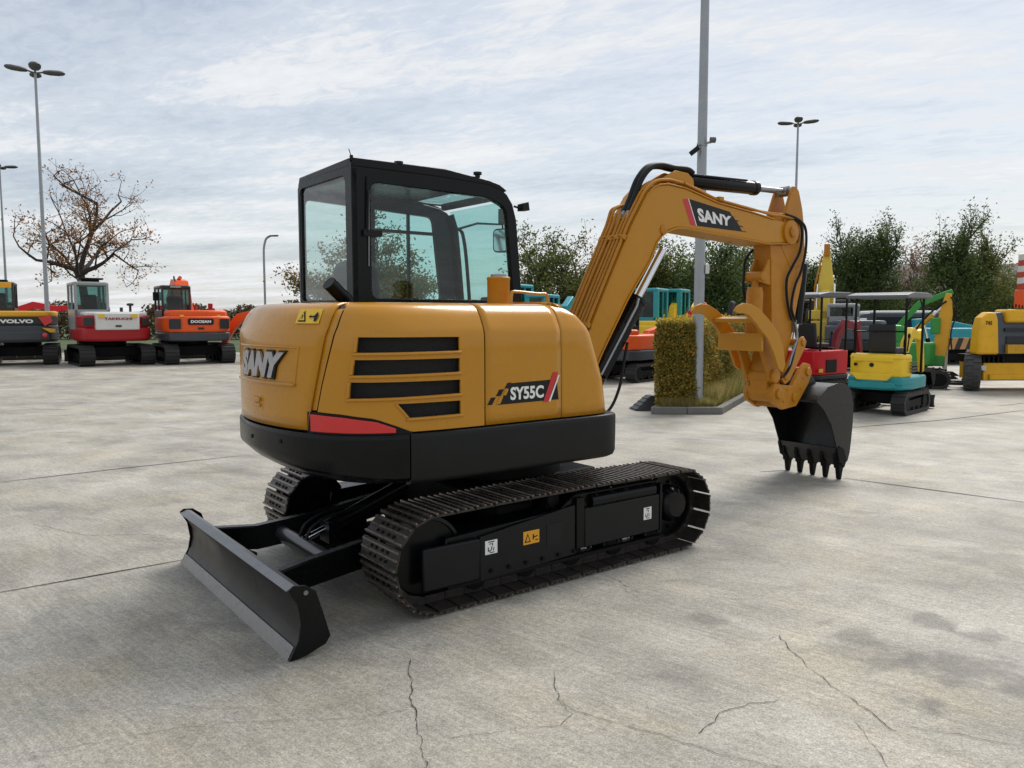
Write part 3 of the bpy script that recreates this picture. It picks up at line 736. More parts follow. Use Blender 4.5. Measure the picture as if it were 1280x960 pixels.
b = MB(); b.cyl((-1.50, -.03, .285), (-1.32, -.03, .345), .022, 12); b.build('cylinder_rod', CHROME, lc)
for y in (.02, -.08):
    b = MB(); b.tube(spline([(-1.50, y, .30), (-1.46, y, .37), (-1.34, y+.01, .42), (-1.16, y+.02, .44), (-.95, y+.03, .47)], 6), .010, 8); b.build('hydraulic_hose', RUB, EX)

# ------------------------------------------------------------------ boom
BW = .13
boom_side = [(.46, .95), (.953, 1.852), (1.235, 2.368), (1.412, 2.633), (1.48, 2.69), (1.55, 2.718), (1.65, 2.733), (1.865, 2.72), (2.287, 2.636), (2.80, 2.59), (3.107, 2.555), (3.385, 2.545), (3.47, 2.47), (3.47, 2.41), (3.40, 2.36), (3.043, 2.335), (2.611, 2.361), (1.997, 2.392), (1.823, 2.401), (1.74, 2.392), (1.656, 2.363), (1.58, 2.32), (1.524, 2.265), (1.442, 2.113), (1.191, 1.799), (.917, 1.381), (.70, 1.0), (.66, .90), (.52, .88)]
b = MB(); b.prism(boom_side, -BW, BW); boom = b.build('boom', YELB, EX, bevel=.006)
# thin flange lips along lower edge
def strip(path, w, y0, y1, t=.008):
    P = [Vector(p) for p in path]; out = []; inn = []
    for i, p in enumerate(P):
        d = (P[min(i+1, len(P)-1)]-P[max(i-1, 0)]).normalized(); n = Vector((-d.y, d.x)); out.append(tuple(p+n*t)); inn.append(tuple(p-n*t*.5))
    m = MB(); n_ = len(out); vs = [(x, y0, z) for x, z in out]+[(x, y0, z) for x, z in inn]+[(x, y1, z) for x, z in out]+[(x, y1, z) for x, z in inn]
    fs = []
    for i in range(n_-1):
        fs += [(i, i+1, n_+i+1, n_+i), (2*n_+i, 3*n_+i, 3*n_+i+1, 2*n_+i+1), (i, 2*n_+i, 2*n_+i+1, i+1), (n_+i, n_+i+1, 3*n_+i+1, 3*n_+i)]
    m.add(vs, fs); return m
strip(spline([(p[0], p[1], 0) for p in [(3.38, 2.352), (3.043, 2.33), (2.611, 2.356), (1.997, 2.387), (1.823, 2.396), (1.74, 2.387), (1.656, 2.358), (1.58, 2.315), (1.524, 2.26), (1.442, 2.108), (1.191, 1.794), (.917, 1.376), (.70, .995)]], 3) and [(3.38, 2.352), (3.043, 2.33), (2.611, 2.356), (1.997, 2.387), (1.823, 2.396), (1.74, 2.387), (1.656, 2.358), (1.58, 2.315), (1.524, 2.26), (1.442, 2.108), (1.191, 1.794), (.917, 1.376), (.70, .995)], 0, -BW-.012, BW+.012).build('boom_flange', YELB, boom, bevel=.003)
strip([(.80, 1.568), (.953, 1.857), (1.235, 2.373), (1.412, 2.638), (1.48, 2.695), (1.55, 2.723), (1.65, 2.738), (1.865, 2.725), (2.287, 2.641), (2.80, 2.595), (3.107, 2.560)], 0, -BW-.010, BW+.010).build('boom_flange', YELB, boom, bevel=.003)
b = MB(); b.lathe([(.10, -BW-.03), (.115, -BW-.025), (.115, BW+.025), (.10, BW+.03)], (3.37, 0, 2.455), 'y', 28); b.lathe([(.04, -BW-.055), (.05, -BW-.05), (.05, BW+.05), (.04, BW+.055)], (3.37, 0, 2.455), 'y', 20); b.build('boom_pin', YELW, boom, bevel=.004)
b = MB(); b.lathe([(.035, -BW-.012), (.04, -BW-.010), (.04, BW+.010), (.035, BW+.012)], (1.60, 0, 2.365), 'y', 24); b.build('pin_boss', YELW, boom)
b = MB()
for y in (-.075, .055): b.prism([(1.72, 2.70), (1.66, 2.80), (1.80, 2.875), (1.96, 2.87), (2.03, 2.82), (2.04, 2.76), (2.12, 2.68)], y, y+.02)
b.build('cylinder_bracket', YELB, boom, bevel=.005)
# decal on the boom
yd = -BW-.0015
def bd(name, pts, y, m): 
    return MB().add([(x, y, z) for x, z in pts], [tuple(range(len(pts)))]).build(name, m, boom, smooth=0, fix=False)
bd('boom_decal', [(1.907, 2.642), (2.50, 2.572), (2.702, 2.415), (2.017, 2.425)], yd, DBLK)
bd('red_stripe', [(1.827, 2.635), (1.895, 2.641), (2.005, 2.425), (1.934, 2.428)], yd, REDP)
bd('white_stripe', [(1.897, 2.641), (1.907, 2.642), (2.017, 2.425), (2.007, 2.425)], yd-.0003, WHT)
fb = lambda u, v: (lambda p: (p.x, yd-.0012, p.z))(quadmap([(2.005, 0, 2.578), (2.475, 0, 2.538), (2.475, 0, 2.452), (2.045, 0, 2.462)], u, v))
map_text('boom_lettering', 'SANY', fb, WHT, boom, bold=.045)
for (x, z) in ((2.50, 2.535), (2.555, 2.49), (2.60, 2.445), (2.455, 2.565)):
    bd('checker_patch', [(x, z+.012), (x+.055, z+.008), (x+.09, z-.025), (x+.035, z-.022)], yd-.0006, YELB)
# hydraulic pipes up the back of the boom
import itertools
def offp(p, d):  # offset from the boom back, along its normal
    return p
back = [(.62, 1.245), (.80, 1.572), (.953, 1.857), (1.235, 2.373), (1.412, 2.640), (1.49, 2.70), (1.56, 2.73), (1.68, 2.745), (1.865, 2.730), (2.10, 2.685)]
nrm = []
for i, p in enumerate(back):
    d = (Vector(back[min(i+1, len(back)-1)])-Vector(back[max(i-1, 0)])).normalized(); nrm.append(Vector((-d.y, d.x)))
pipes = []
for k, y in enumerate((-.118, -.078, -.040, .0, .045, .085, .12)):
    h = .035 if k not in (4, 5, 6) else .045
    if k < 3: pth = [(p[0]+n.x*h, y, p[1]+n.y*h) for p, n in zip(back, nrm)]
    else:
        pth = [(p[0]+n.x*h, y, p[1]+n.y*h) for p, n in zip(back[:4], nrm[:4])]
        p = Vector(pth[-1]); e = .25 if k > 4 else .12
        if k >= 5: pth += [(p.x+.05+.0*k, y, p.z+.13), (p.x+.13, y-.02, p.z+.165), (p.x+.30, y-.06, p.z+.20)]
        else: pth += [(p.x+.035, y, p.z+.09)]
    q = [Vector(v) for v in pth]; out = [q[0]]
    for i in range(1, len(q)-1):
        a = (q[i-1]-q[i]).normalized()*.03; c = (q[i+1]-q[i]).normalized()*.03
        for t in (0, .25, .5, .75, 1): out.append((q[i]+a)*(1-t)**2+q[i]*2*t*(1-t)+(q[i]+c)*t*t)
    out.append(q[-1]); b = MB(); b.tube(out, .0125, 10); b.build('hydraulic_pipe', YELW, boom)
b = MB(); b.tube([(1.85+.0, -BW-.0, 2.765), (2.29, -.12, 2.672), (2.80, -.12, 2.628), (3.10, -.12, 2.60), (3.26, -.13, 2.60), (3.40, -.145, 2.585)], .012, 8)
b.tube([(1.85, -.09, 2.765), (2.29, -.09, 2.675), (2.80, -.09, 2.63), (3.14, -.09, 2.62), (3.30, -.10, 2.62)], .012, 8); b.build('hydraulic_pipe', YELW, boom)
for (x, z) in ((1.175, 2.262), (.80, 1.572), (2.32, 2.66)):
    if x < 2:
        d = Vector((.479, .878)) ; n = Vector((-.878, .479))
        c = Vector((x, z))+n*.035
        b = MB(); b.box((c.x-.014, -.145, c.y-.020), (c.x+.014, .145, c.y+.020), rot=(0, R(28.5), 0))
        for y in (-.098, -.02, .065): b.cyl((c.x+n.x*.01, y, c.y+n.y*.01), (c.x+n.x*.035, y, c.y+n.y*.035), .011, 6)
        b.build('pipe_clamp', YELW, boom, bevel=.003)
    else:
        b = MB(); b.box((x-.03, -.15, z), (x+.03, -.06, z+.035)); b.build('pipe_clamp', YELW, boom, bevel=.003)
# black hose bundle over the boom knee
for y, r in ((.0, .028), (-.045, .024)):
    b = MB(); b.tube(spline([(1.28, y, 2.50), (1.34, y, 2.60), (1.42, y, 2.76), (1.53, y, 2.87), (1.66, y, 2.905), (1.82, y, 2.90), (1.96, y-.02, 2.90), (2.02, y-.03, 2.87)], 8), r, 12)
    b.build('boom_hose', RUB, boom)
b = MB(); b.cyl((1.245, 0, 2.43), (1.29, 0, 2.52), .022, 8); b.cyl((1.255, -.045, 2.43), (1.29, -.045, 2.51), .022, 8); b.build('hose_fitting', STEEL, boom)
# boom cylinder
b = MB(); B0 = Vector((.92, 0, 1.09)); B1 = Vector((1.43, 0, 1.795)); d = (B1-B0).normalized()
b.tube([B0-d*.05, B0, B1-d*.04, B1-d*.035, B1], .085, 24, rr=[.075, .082, .082, .09, .088]); b.box((1.02, -.115, 1.16), (1.14, -.075, 1.62), rot=(0, R(36), 0))
bc = b.build('boom_cylinder', BLK, EX, smooth=40)
b = MB(); b.cyl(B1, Vector((1.73, 0, 2.21)), .036, 20); b.build('cylinder_rod', CHROME, bc)
b = MB(); b.tube([(.93, -.11, 1.20), (1.32, -.11, 1.74), (1.36, -.09, 1.80)], .012, 8); b.build('cylinder_pipe', STEEL, bc)
b = MB(); b.lathe([(.05, -.11), (.06, -.1), (.06, .1), (.05, .11)], (.88, 0, 1.03), 'y', 20); b.box((.50, -.10, .74), (.95, .10, 1.06)); b.box((.25, -.30, .75), (.60, .30, .98)); b.build('swing_bracket', BLK, EX, bevel=.02)
for i, (y, k) in enumerate(((-.13, 0), (.14, .02))):
    b = MB(); b.tube(spline([(.55, y, 1.0+k), (.80, y-.02, .88+k), (.98, y-.02, .92+k), (1.10, y-.01, 1.08+k), (1.16, y, 1.28), (1.20, y, 1.45)], 8), .012, 8); b.build('hydraulic_hose', RUB, EX)
# arm cylinder on top
b = MB(); A0 = Vector((1.97, 0, 2.815)); A1 = Vector((3.0, 0, 2.85)); d = (A1-A0).normalized()
b.tube([A0, A0+d*.03, A1-d*.06, A1-d*.055, A1-d*.005, A1], .06, 24, rr=[.05, .060, .060, .067, .067, .055]); b.tube([A0+Vector((.05, -.05, .05)), A1+Vector((-.2, -.05, .045))], .010, 8)
ac = b.build('arm_cylinder', BLK, EX, smooth=40)
b = MB(); b.cyl(A1, Vector((3.44, 0, 2.862)), .028, 18); b.lathe([(.03, -.05), (.05, -.045), (.05, .045), (.03, .05)], (3.46, 0, 2.862), 'y', 20); b.build('cylinder_rod', STEEL, ac)

# ------------------------------------------------------------------ arm
arm = MB()
for y in (-.10, .08):
    hole = [(3.455, 2.60), (3.50, 2.62), (3.56, 2.56), (3.585, 2.42), (3.56, 2.36), (3.52, 2.38)]
    outer = [(3.30, 2.30), (3.26, 2.44), (3.28, 2.56), (3.34, 2.68), (3.41, 2.84), (3.45, 2.90), (3.50, 2.905), (3.55, 2.86), (3.614, 2.70), (3.655, 2.52), (3.677, 2.295), (3.66, 2.15), (3.45, 2.12)]
    o_, i_ = ring_match([tuple(p) for p in outer], [tuple(p) for p in hole], (3.515, 2.49), 20)
    r = frame_ring(o_, i_, y, y+.02); arm.add(r.v, r.f)
arm_prof = [(3.12, 2.33), (3.66, 2.33), (3.677, 2.25), (3.652, 2.013), (3.57, 1.723), (3.52, 1.50), (3.43, 1.25), (3.33, .98), (3.27, .90), (3.18, .88), (3.12, .95), (3.12, 1.15), (3.17, 1.40), (3.17, 1.70), (3.14, 2.16)]
arm.prism(arm_prof, -.095, .095)
arm = arm.build('arm', YELW, EX, bevel=.006)
b = MB()
for y in (-.115, .075): b.prism([(3.30, 2.34), (3.30, 2.60), (3.41, 2.84), (3.46, 2.86), (3.50, 2.82), (3.40, 2.34)], y, y+.012)
b.build('arm_gusset', YELW, arm)
b = MB(); b.prism([(3.30, 2.50), (3.38, 2.66), (3.40, 2.64), (3.33, 2.48)], -.08, .08); b.prism([(3.60, 2.66), (3.67, 2.3), (3.655, 2.0), (3.62, 2.3)], -.08, .08); b.build('arm_web', YELW, arm)
# thumb cylinder on the inner face of the arm (painted)
b = MB(); b.tube([(3.02, 0, 1.36), (3.02, 0, 1.38), (3.03, 0, 1.88), (3.03, 0, 1.93)], .075, 22, rr=[.055, .078, .078, .066]); tc_ = b.build('thumb_cylinder', YELW, EX)
b = MB(); b.cyl((3.03, 0, 1.90), (3.04, 0, 2.06), .032, 14); b.lathe([(.03, -.10), (.05, -.095), (.05, .095), (.03, .10)], (3.04, 0, 2.03), 'y', 18); b.prism([(2.99, 1.98), (3.15, 1.95), (3.20, 2.18), (3.12, 2.20)], -.085, -.06); b.prism([(2.99, 1.98), (3.15, 1.95), (3.20, 2.18), (3.12, 2.20)], .06, .085); b.build('cylinder_lug', YELW, tc_, bevel=.004)
# thumb: two hooked tines and two cross plates
thumb = MB()
tine = [(2.405, 1.70), (2.45, 1.75), (2.53, 1.775), (2.64, 1.765), (2.76, 1.72), (2.90, 1.63), (3.05, 1.50), (3.14, 1.36), (3.18, 1.20), (3.14, 1.13), (3.07, 1.17), (3.00, 1.30), (2.93, 1.40), (2.88, 1.46), (2.80, 1.52), (2.70, 1.60), (2.60, 1.665), (2.52, 1.685), (2.46, 1.68)]
for y in (-.255, .225): thumb.prism(tine, y, y+.03)
thumb.prism([(2.70, 1.635), (2.83, 1.655), (2.84, 1.625), (2.71, 1.60)], -.226, .226)
thumb.prism([(2.84, 1.50), (3.03, 1.50), (3.03, 1.46), (2.87, 1.46), (2.87, 1.335), (2.84, 1.335)], -.224, .27)
thumb = thumb.build('thumb_grab', YELB, EX, bevel=.005)
b = MB(); b.lathe([(.06, -.17), (.07, -.16), (.07, .16), (.06, .17)], (3.17, 0, 1.09), 'y', 22)
for y in (-.14, .11): b.prism([(2.90, 1.46), (3.02, 1.46), (3.22, 1.12), (3.17, 1.02), (3.10, 1.05)], y, y+.03)
b.build('thumb_pivot', YELW, thumb, bevel=.005)
# bucket cylinder on the outer face (black) with hoses
b = MB(); b.tube([(3.80, 0, 2.18), (3.80, 0, 2.15), (3.73, 0, 1.58)], .055, 18, rr=[.045, .052, .052]); bk_ = b.build('bucket_cylinder', BLK, EX)
b = MB(); b.cyl((3.73, 0, 1.60), (3.66, 0, 1.38), .026, 14); b.build('cylinder_rod', CHROME, bk_)
for pts in ([(3.38, -.14, 2.58), (3.50, -.15, 2.55), (3.545, -.15, 2.45), (3.53, -.14, 2.28), (3.42, -.13, 2.12), (3.36, -.12, 2.0), (3.38, -.12, 1.80), (3.46, -.12, 1.62)],
            [(3.30, -.13, 2.62), (3.46, -.16, 2.58), (3.60, -.15, 2.50), (3.63, -.14, 2.30), (3.58, -.13, 2.10), (3.50, -.12, 1.95), (3.45, -.12, 1.75), (3.52, -.12, 1.60), (3.55, -.12, 1.45)],
            [(3.16, .12, 2.30), (3.04, .12, 2.20), (2.99, .10, 2.05), (2.99, .10, 1.90), (3.03, .09, 1.78)],
            [(3.52, -.14, 1.42), (3.40, -.16, 1.18), (3.28, -.16, 1.08), (3.22, -.15, 1.14), (3.26, -.13, 1.30)]):
    b = MB(); b.tube(spline(pts, 8), .013, 8); b.build('hydraulic_hose', RUB, arm)
b = MB(); b.tube(spline([(3.50, -.13, 1.60), (3.53, -.14, 1.45), (3.42, -.15, 1.25), (3.38, -.15, 1.15)], 6), .012, 8); b.box((3.50, -.125, 1.50), (3.54, -.10, 1.62)); b.build('hose_fitting', STEEL, arm)
# linkage
b = MB()
for y in (-.15, .12): b.prism([(3.28, 1.06), (3.34, 1.16), (3.58, 1.44), (3.63, 1.46), (3.68, 1.41), (3.66, 1.35), (3.42, 1.04), (3.34, 1.0)], y, y+.03)
b.lathe([(.03, -.165), (.036, -.16), (.036, .16), (.03, .165)], (3.62, 0, 1.40), 'y', 20); b.lathe([(.03, -.165), (.036, -.16), (.036, .16), (.03, .165)], (3.35, 0, 1.08), 'y', 20)
b.build('idler_link', YELW, EX, bevel=.006)
# quick coupler
b = MB()
for y in (-.16, .12): b.prism([(3.13, .84), (3.10, .92), (3.16, 1.02), (3.30, 1.0), (3.44, .98), (3.56, 1.12), (3.66, 1.20), (3.74, 1.18), (3.78, 1.10), (3.72, .99), (3.60, .86), (3.52, .78), (3.30, .76)], y, y+.04)
b.lathe([(.045, -.20), (.05, -.195), (.05, -.17), (.085, -.165), (.085, .165), (.05, .17), (.05, .195), (.045, .20)], (3.20, 0, .92), 'y', 26); b.lathe([(.035, -.18), (.042, -.175), (.042, .175), (.035, .18)], (3.48, 0, .87), 'y', 22); b.lathe([(.035, -.18), (.042, -.175), (.042, .175), (.035, .18)], (3.70, 0, 1.11), 'y', 22)
for y in (-.168, .16):
    for x, z in ((3.30, .84), (3.36, .95), (3.58, .95), (3.62, 1.05)): b.cyl((x, y, z), (x, y+.008, z), .012, 6)
b.box((3.25, -.12, .78), (3.50, .12, .86))
b.build('quick_coupler', YELW, EX, bevel=.006)
# bucket
BB = .325
BKM = mat('bucket_black', (.007, .007, .0075), .30, 0, .15, spec=.25, var=.3, scale=6, bump=.06, bscale=50, dirt=.3, dirtc=(.03, .03, .03), rvar=.08)
outer = [(3.60, .84), (3.78, .96), (3.95, .99), (4.10, .97), (4.20, .90), (4.255, .76), (4.255, .58), (4.235, .40), (4.215, .28), (4.19, .20), (4.13, .155)]
inner = [(4.11, .165), (4.16, .21), (4.185, .29), (4.20, .41), (4.215, .57), (4.215, .74), (4.165, .865), (4.09, .935), (3.95, .95), (3.79, .92), (3.615, .815)]
bk = MB(); bk.prism(outer+inner, -BB, BB)
sideo = [(3.585, .835), (3.78, .965), (3.95, .995), (4.10, .978), (4.207, .905), (4.262, .762), (4.262, .58), (4.242, .395), (4.222, .27), (4.19, .19), (4.10, .14), (4.03, .19), (3.98, .33), (3.86, .58), (3.72, .74)]
for y in (-BB-.012, BB): bk.prism(sideo, y, y+.012)
bucket = bk.build('bucket', BKM, EX, bevel=.003)
for y in (-BB-.02, BB-.01): b = MB(); b.prism([(4.02, .19), (3.975, .32), (4.01, .36), (4.10, .32), (4.16, .20), (4.12, .13)], y, y+.03); b.build('side_cutter', BLKM, bucket, bevel=.004)
b = MB(); b.prism([(4.055, .15), (3.985, .335), (4.005, .34), (4.09, .22), (4.18, .20), (4.13, .14)], -BB, BB); b.build('bucket_lip', mat('lip_steel', (.06, .058, .055), .4, .5, var=.4, scale=14), bucket, bevel=.003)
for k in range(5):
    y = -.30+k*.147
    b = MB(); b.prism([(4.12, .20), (4.035, .20), (4.06, .09), (4.075, .01), (4.09, 0.0), (4.105, .004), (4.15, .17)], y-.023, y+.023); b.prism([(4.13, .205), (4.03, .205), (4.045, .12), (4.14, .12)], y-.032, y+.032); b.prism([(3.985, .23), (4.0, .285), (4.04, .25), (4.11, .15), (4.06, .14)], y-.016, y+.016)
    b.build('bucket_tooth', BLKM, bucket, bevel=.006)
b = MB()
for y in (-.115, .085): b.prism([(3.55, .76), (3.42, .80), (3.45, .90), (3.58, .88), (3.64, 1.05), (3.72, 1.14), (3.80, 1.10), (3.95, .97), (3.80, .90)], y, y+.03)
b.build('bucket_ears', BKM, bucket, bevel=.005)
# ------------------------------------------------------------------ other machines in the yard
def PM(name, c, **k):
    d = dict(rough=.38, coat=.06, spec=.3, var=.12, scale=3, dirt=.22, dirtc=tuple(v*.5+.02 for v in c), rvar=.08); d.update(k); return mat(name, c, **d)
WVOL = PM('machine_yellow', (.75, .39, .03)); VGREY = PM('machine_grey', (.055, .062, .068)); RWHT = PM('machine_cream', (.66, .66, .63)); RRED = PM('machine_crimson', (.36, .014, .018))
ORG = PM('machine_orange', (.78, .105, .018)); RED2 = PM('machine_red', (.62, .012, .02)); TEAL = PM('machine_teal', (.02, .27, .29)); TURQ = PM('machine_turquoise', (.03, .30, .35), dirt=.35); YL2 = PM('machine_lemon', (.85, .56, .03)); GRN = PM('machine_green', (.05, .30, .06), dirt=.4); LY = PM('pale_yellow', (.72, .55, .08)); DRED = PM('dark_red_paint', (.20, .01, .02)); SLATE = PM('machine_slate', (.075, .095, .115)); DGRY = PM('dark_grey_paint', (.028, .03, .032)); SILV = PM('silver_paint', (.30, .31, .31))
CANOPY = PM('canopy_grey', (.11, .115, .125)); TYRE = mat('tyre_rubber', (.06, .06, .057), .8, var=.3, scale=10, bump=.2, dirt=.4, dirtc=(.09, .08, .07))
WGL = GLASSB
YTR = mat('far_track', (.018, .017, .016), .7, var=.4, scale=12, dirt=.5, dirtc=(.05, .045, .04))

def tracks(root, L, H, gauge, w, x0=0.0):
    for sgn in (-1, 1):
        yc = sgn*gauge/2; r = H/2
        out = [(x0+L/2-r+r*math.sin(a), r+r*math.cos(a)) for a in [math.pi*i/10 for i in range(11)]]+[(x0-L/2+r-r*math.sin(a), r-r*math.cos(a)) for a in [math.pi*i/10 for i in range(11)]]
        k = 1-.07/r
        inn = [(((x-x0)-(math.copysign(L/2-r, x-x0)))*k+math.copysign(L/2-r, x-x0)+x0, (z-r)*k+r) for x, z in out]
        m = frame_ring(out, inn, yc-w/2, yc+w/2)
        # grousers
        per = 2*(L-2*r)+2*math.pi*r; n = int(per/.13); 
        for i in range(n):
            u = per*i/n; Lb = L-2*r
            if u < Lb: p = (x0-Lb/2+u, H); nn = (0, 1)
            elif u < Lb+math.pi*r: a = (u-Lb)/r; nn = (math.sin(a), math.cos(a)); p = (x0+Lb/2+r*nn[0], r+r*nn[1])
            elif u < 2*Lb+math.pi*r: p = (x0+Lb/2-(u-Lb-math.pi*r), 0.0); nn = (0, -1)
            else: a = (u-2*Lb-math.pi*r)/r; nn = (-math.sin(a), -math.cos(a)); p = (x0-Lb/2+r*nn[0], r+r*nn[1])
            t = (nn[1], -nn[0]); h = .022 if nn != (0, -1) else .0
            if h: m.prism([(p[0]-t[0]*.03-nn[0]*.01, p[1]-t[1]*.03-nn[1]*.01), (p[0]-t[0]*.02+nn[0]*h, p[1]-t[1]*.02+nn[1]*h), (p[0]+t[0]*.02+nn[0]*h, p[1]+t[1]*.02+nn[1]*h), (p[0]+t[0]*.03-nn[0]*.01, p[1]+t[1]*.03-nn[1]*.01)], yc-w/2, yc+w/2)
        tk = m.build('crawler_track', YTR, root, smooth=25)
        g = MB(); g.prism([(x0-L/2+r, r*.45), (x0+L/2-r, r*.45), (x0+L/2-r, r*1.35), (x0-L/2+r, r*1.25)], yc-w*.3, yc+w*.3)
        for xx in (x0-L/2+r, x0+L/2-r): g.lathe([(r*.25, -w*.42), (r*.72, -w*.40), (r*.72, w*.40), (r*.25, w*.42)], (xx, yc, r), 'y', 20)
        for j in range(4): g.lathe([(.03, -w*.42), (r*.28, -w*.4), (r*.28, w*.4), (.03, w*.42)], (x0-L/2+r+(L-2*r)*(j+.5)/4, yc, r*.38), 'y', 14)
        g.build('track_frame', BLKM, root, bevel=.01)
    b = MB(); b.box((x0-L*.25, -gauge/2, H*.45), (x0+L*.25, gauge/2, H*.95)); b.lathe([(gauge*.28, 0), (gauge*.28, H*.25)], (0, 0, H*.93), 'z', 28); b.build('centre_frame', BLKM, root, bevel=.02)

def cabin(root, x0, x1, y0, y1, z0, z1, fm, zb=None, post=.07, lab=None, roofm=None):
    """window cab: pillars, belt, roof, panes, seat"""
    zb = zb if zb else z0+(z1-z0)*.38
    b = MB()
    for (x, y) in ((x0, y0), (x0, y1-post), (x1-post, y0), (x1-post, y1-post)): b.box((x, y, z0), (x+post, y+post, z1-.05))
    b.box((x0, y0, z0), (x1, y0+post*.9, zb-.02)) ; b.box((x0, y1-post*.9, z0), (x1, y1, zb)); b.box((x0, y0, z0+.003), (x0+post*.9, y1, zb-.003)); 
    b.box(((x0+x1)/2-.03, y1-post*.8, zb), ((x0+x1)/2+.03, y1-.002, z1-.06)); b.box(((x0+x1)/2-.03, y0+.002, zb), ((x0+x1)/2+.03, y0+post*.8, z1-.06))
    c = b.build('cab', fm, root, bevel=.015)
    b = MB(); b.prism(rrect(x0-.02, x1+.04, y0-.015, y1+.015, .12, 4), z1-.12, z1, 'z'); b.build('roof', roofm or fm, c, bevel=.045, seg=3)
    b = MB(); b.box((x0+.03, y0+post*.6, zb-.01), (x0+.036, y1-post*.6, z1-.08)); b.build('window', WGL, c, smooth=0)
    b = MB(); b.box((x0+post*.7, y0+.03, zb-.01), (x1-post*.7, y0+.036, z1-.08)); b.build('window', WGL, c, smooth=0)
    b = MB(); b.box((x0+post*.7, y1-.036, zb-.01), (x1-post*.7, y1-.03, z1-.08)); b.build('window', WGL, c, smooth=0)
    b = MB(); b.box((x1-.036, y0+post*.6, z0+.25), (x1-.03, y1-post*.6, z1-.08)); b.build('windscreen', WGL, c, smooth=0)
    xm = x0+(x1-x0)*.36; ym = (y0+y1)/2
    b = MB(); b.prism([(xm-.08, zb-.15), (xm+.06, zb-.15), (xm, zb+.36), (xm-.06, zb+.52), (xm-.14, zb+.46)], ym-.22, ym+.22); b.box((xm-.08, ym-.24, zb-.28), (xm+.42, ym+.24, zb-.14)); b.build('seat', SEATM, c, bevel=.05, seg=3)
    return c

def limb(root, name, pts, wid, m, thick):
    """box-section boom or arm along a centre line with varying depth"""
    P = [Vector(p) for p in pts]; top = []; bot = []
    for i, p in enumerate(P):
        d = (P[min(i+1, len(P)-1)]-P[max(i-1, 0)]).normalized(); n = Vector((-d.y, d.x)); t = thick[i]/2
        top.append(tuple(p+n*t)); bot.append(tuple(p-n*t))
    return MB().prism(top+bot[::-1], -wid/2, wid/2).build(name, m, root, bevel=.015)
def ram(root, a, b_, r, m=None, y=0, k=.55, name='hydraulic_cylinder'):
    a = Vector((a[0], y, a[1])); c = Vector((b_[0], y, b_[1])); mid_ = a+(c-a)*k
    o = MB().cyl(a, mid_, r, 12).build(name, m or BLK, root); MB().cyl(mid_-(c-a)*.03, c, r*.5, 10).build('cylinder_rod', CHROME, o)
def scoop(root, c, s, w, m, ang=0):
    prof = [(0, 0), (.18, .16), (.42, .14), (.60, -.02), (.64, -.25), (.54, -.46), (.36, -.56), (.34, -.52), (.50, -.42), (.59, -.24), (.55, -.04), (.40, .10), (.20, .12), (.03, -.03)]
    ca, sa = math.cos(ang), math.sin(ang)
    pr = [(c[0]+s*(x*ca-z*sa), c[1]+s*(x*sa+z*ca)) for x, z in prof]; sd = [(c[0]+s*(x*ca-z*sa), c[1]+s*(x*sa+z*ca)) for x, z in prof[:7]]
    b = MB(); b.prism(pr, -w/2, w/2); b.prism(sd, -w/2-.012, -w/2); b.prism(sd, w/2, w/2+.012)
    for k in range(4):
        y = -w*.42+w*.28*k; t = [(.36, -.56), (.30, -.50), (.26, -.68), (.29, -.69)]
        b.prism([(c[0]+s*(x*ca-z*sa), c[1]+s*(x*sa+z*ca)) for x, z in t], y-.03, y+.03)
    return b.build('bucket', m, root)
def dozer(root, x, w, h, m, arm_to=None):
    b = MB(); b.prism([(x, .02), (x-.05, h*.3), (x-.06, h*.6), (x, h), (x-.05, h), (x-.11, h*.6), (x-.10, h*.3), (x-.06, .02)], -w/2, w/2)
    for y in (-.3, .26): b.box((x-.75, y, h*.3), (x-.08, y+.07, h*.55))
    return b.build('dozer_blade', m, root, bevel=.01)

def letters(root, txt, x, y0, y1, z0, z1, m, name='lettering', bold=.03, face='rear'):
    if face == 'rear': f = lambda u, v: (x, y1+(y0-y1)*u, z0+(z1-z0)*v)
    elif face == 'right': f = lambda u, v: (y0+(y1-y0)*u, x, z0+(z1-z0)*v)
    return map_text(name, txt, f, m, root, bold=bold)

def at(u, Y, z=0): return ((u-640)/985*Y, Y, z)

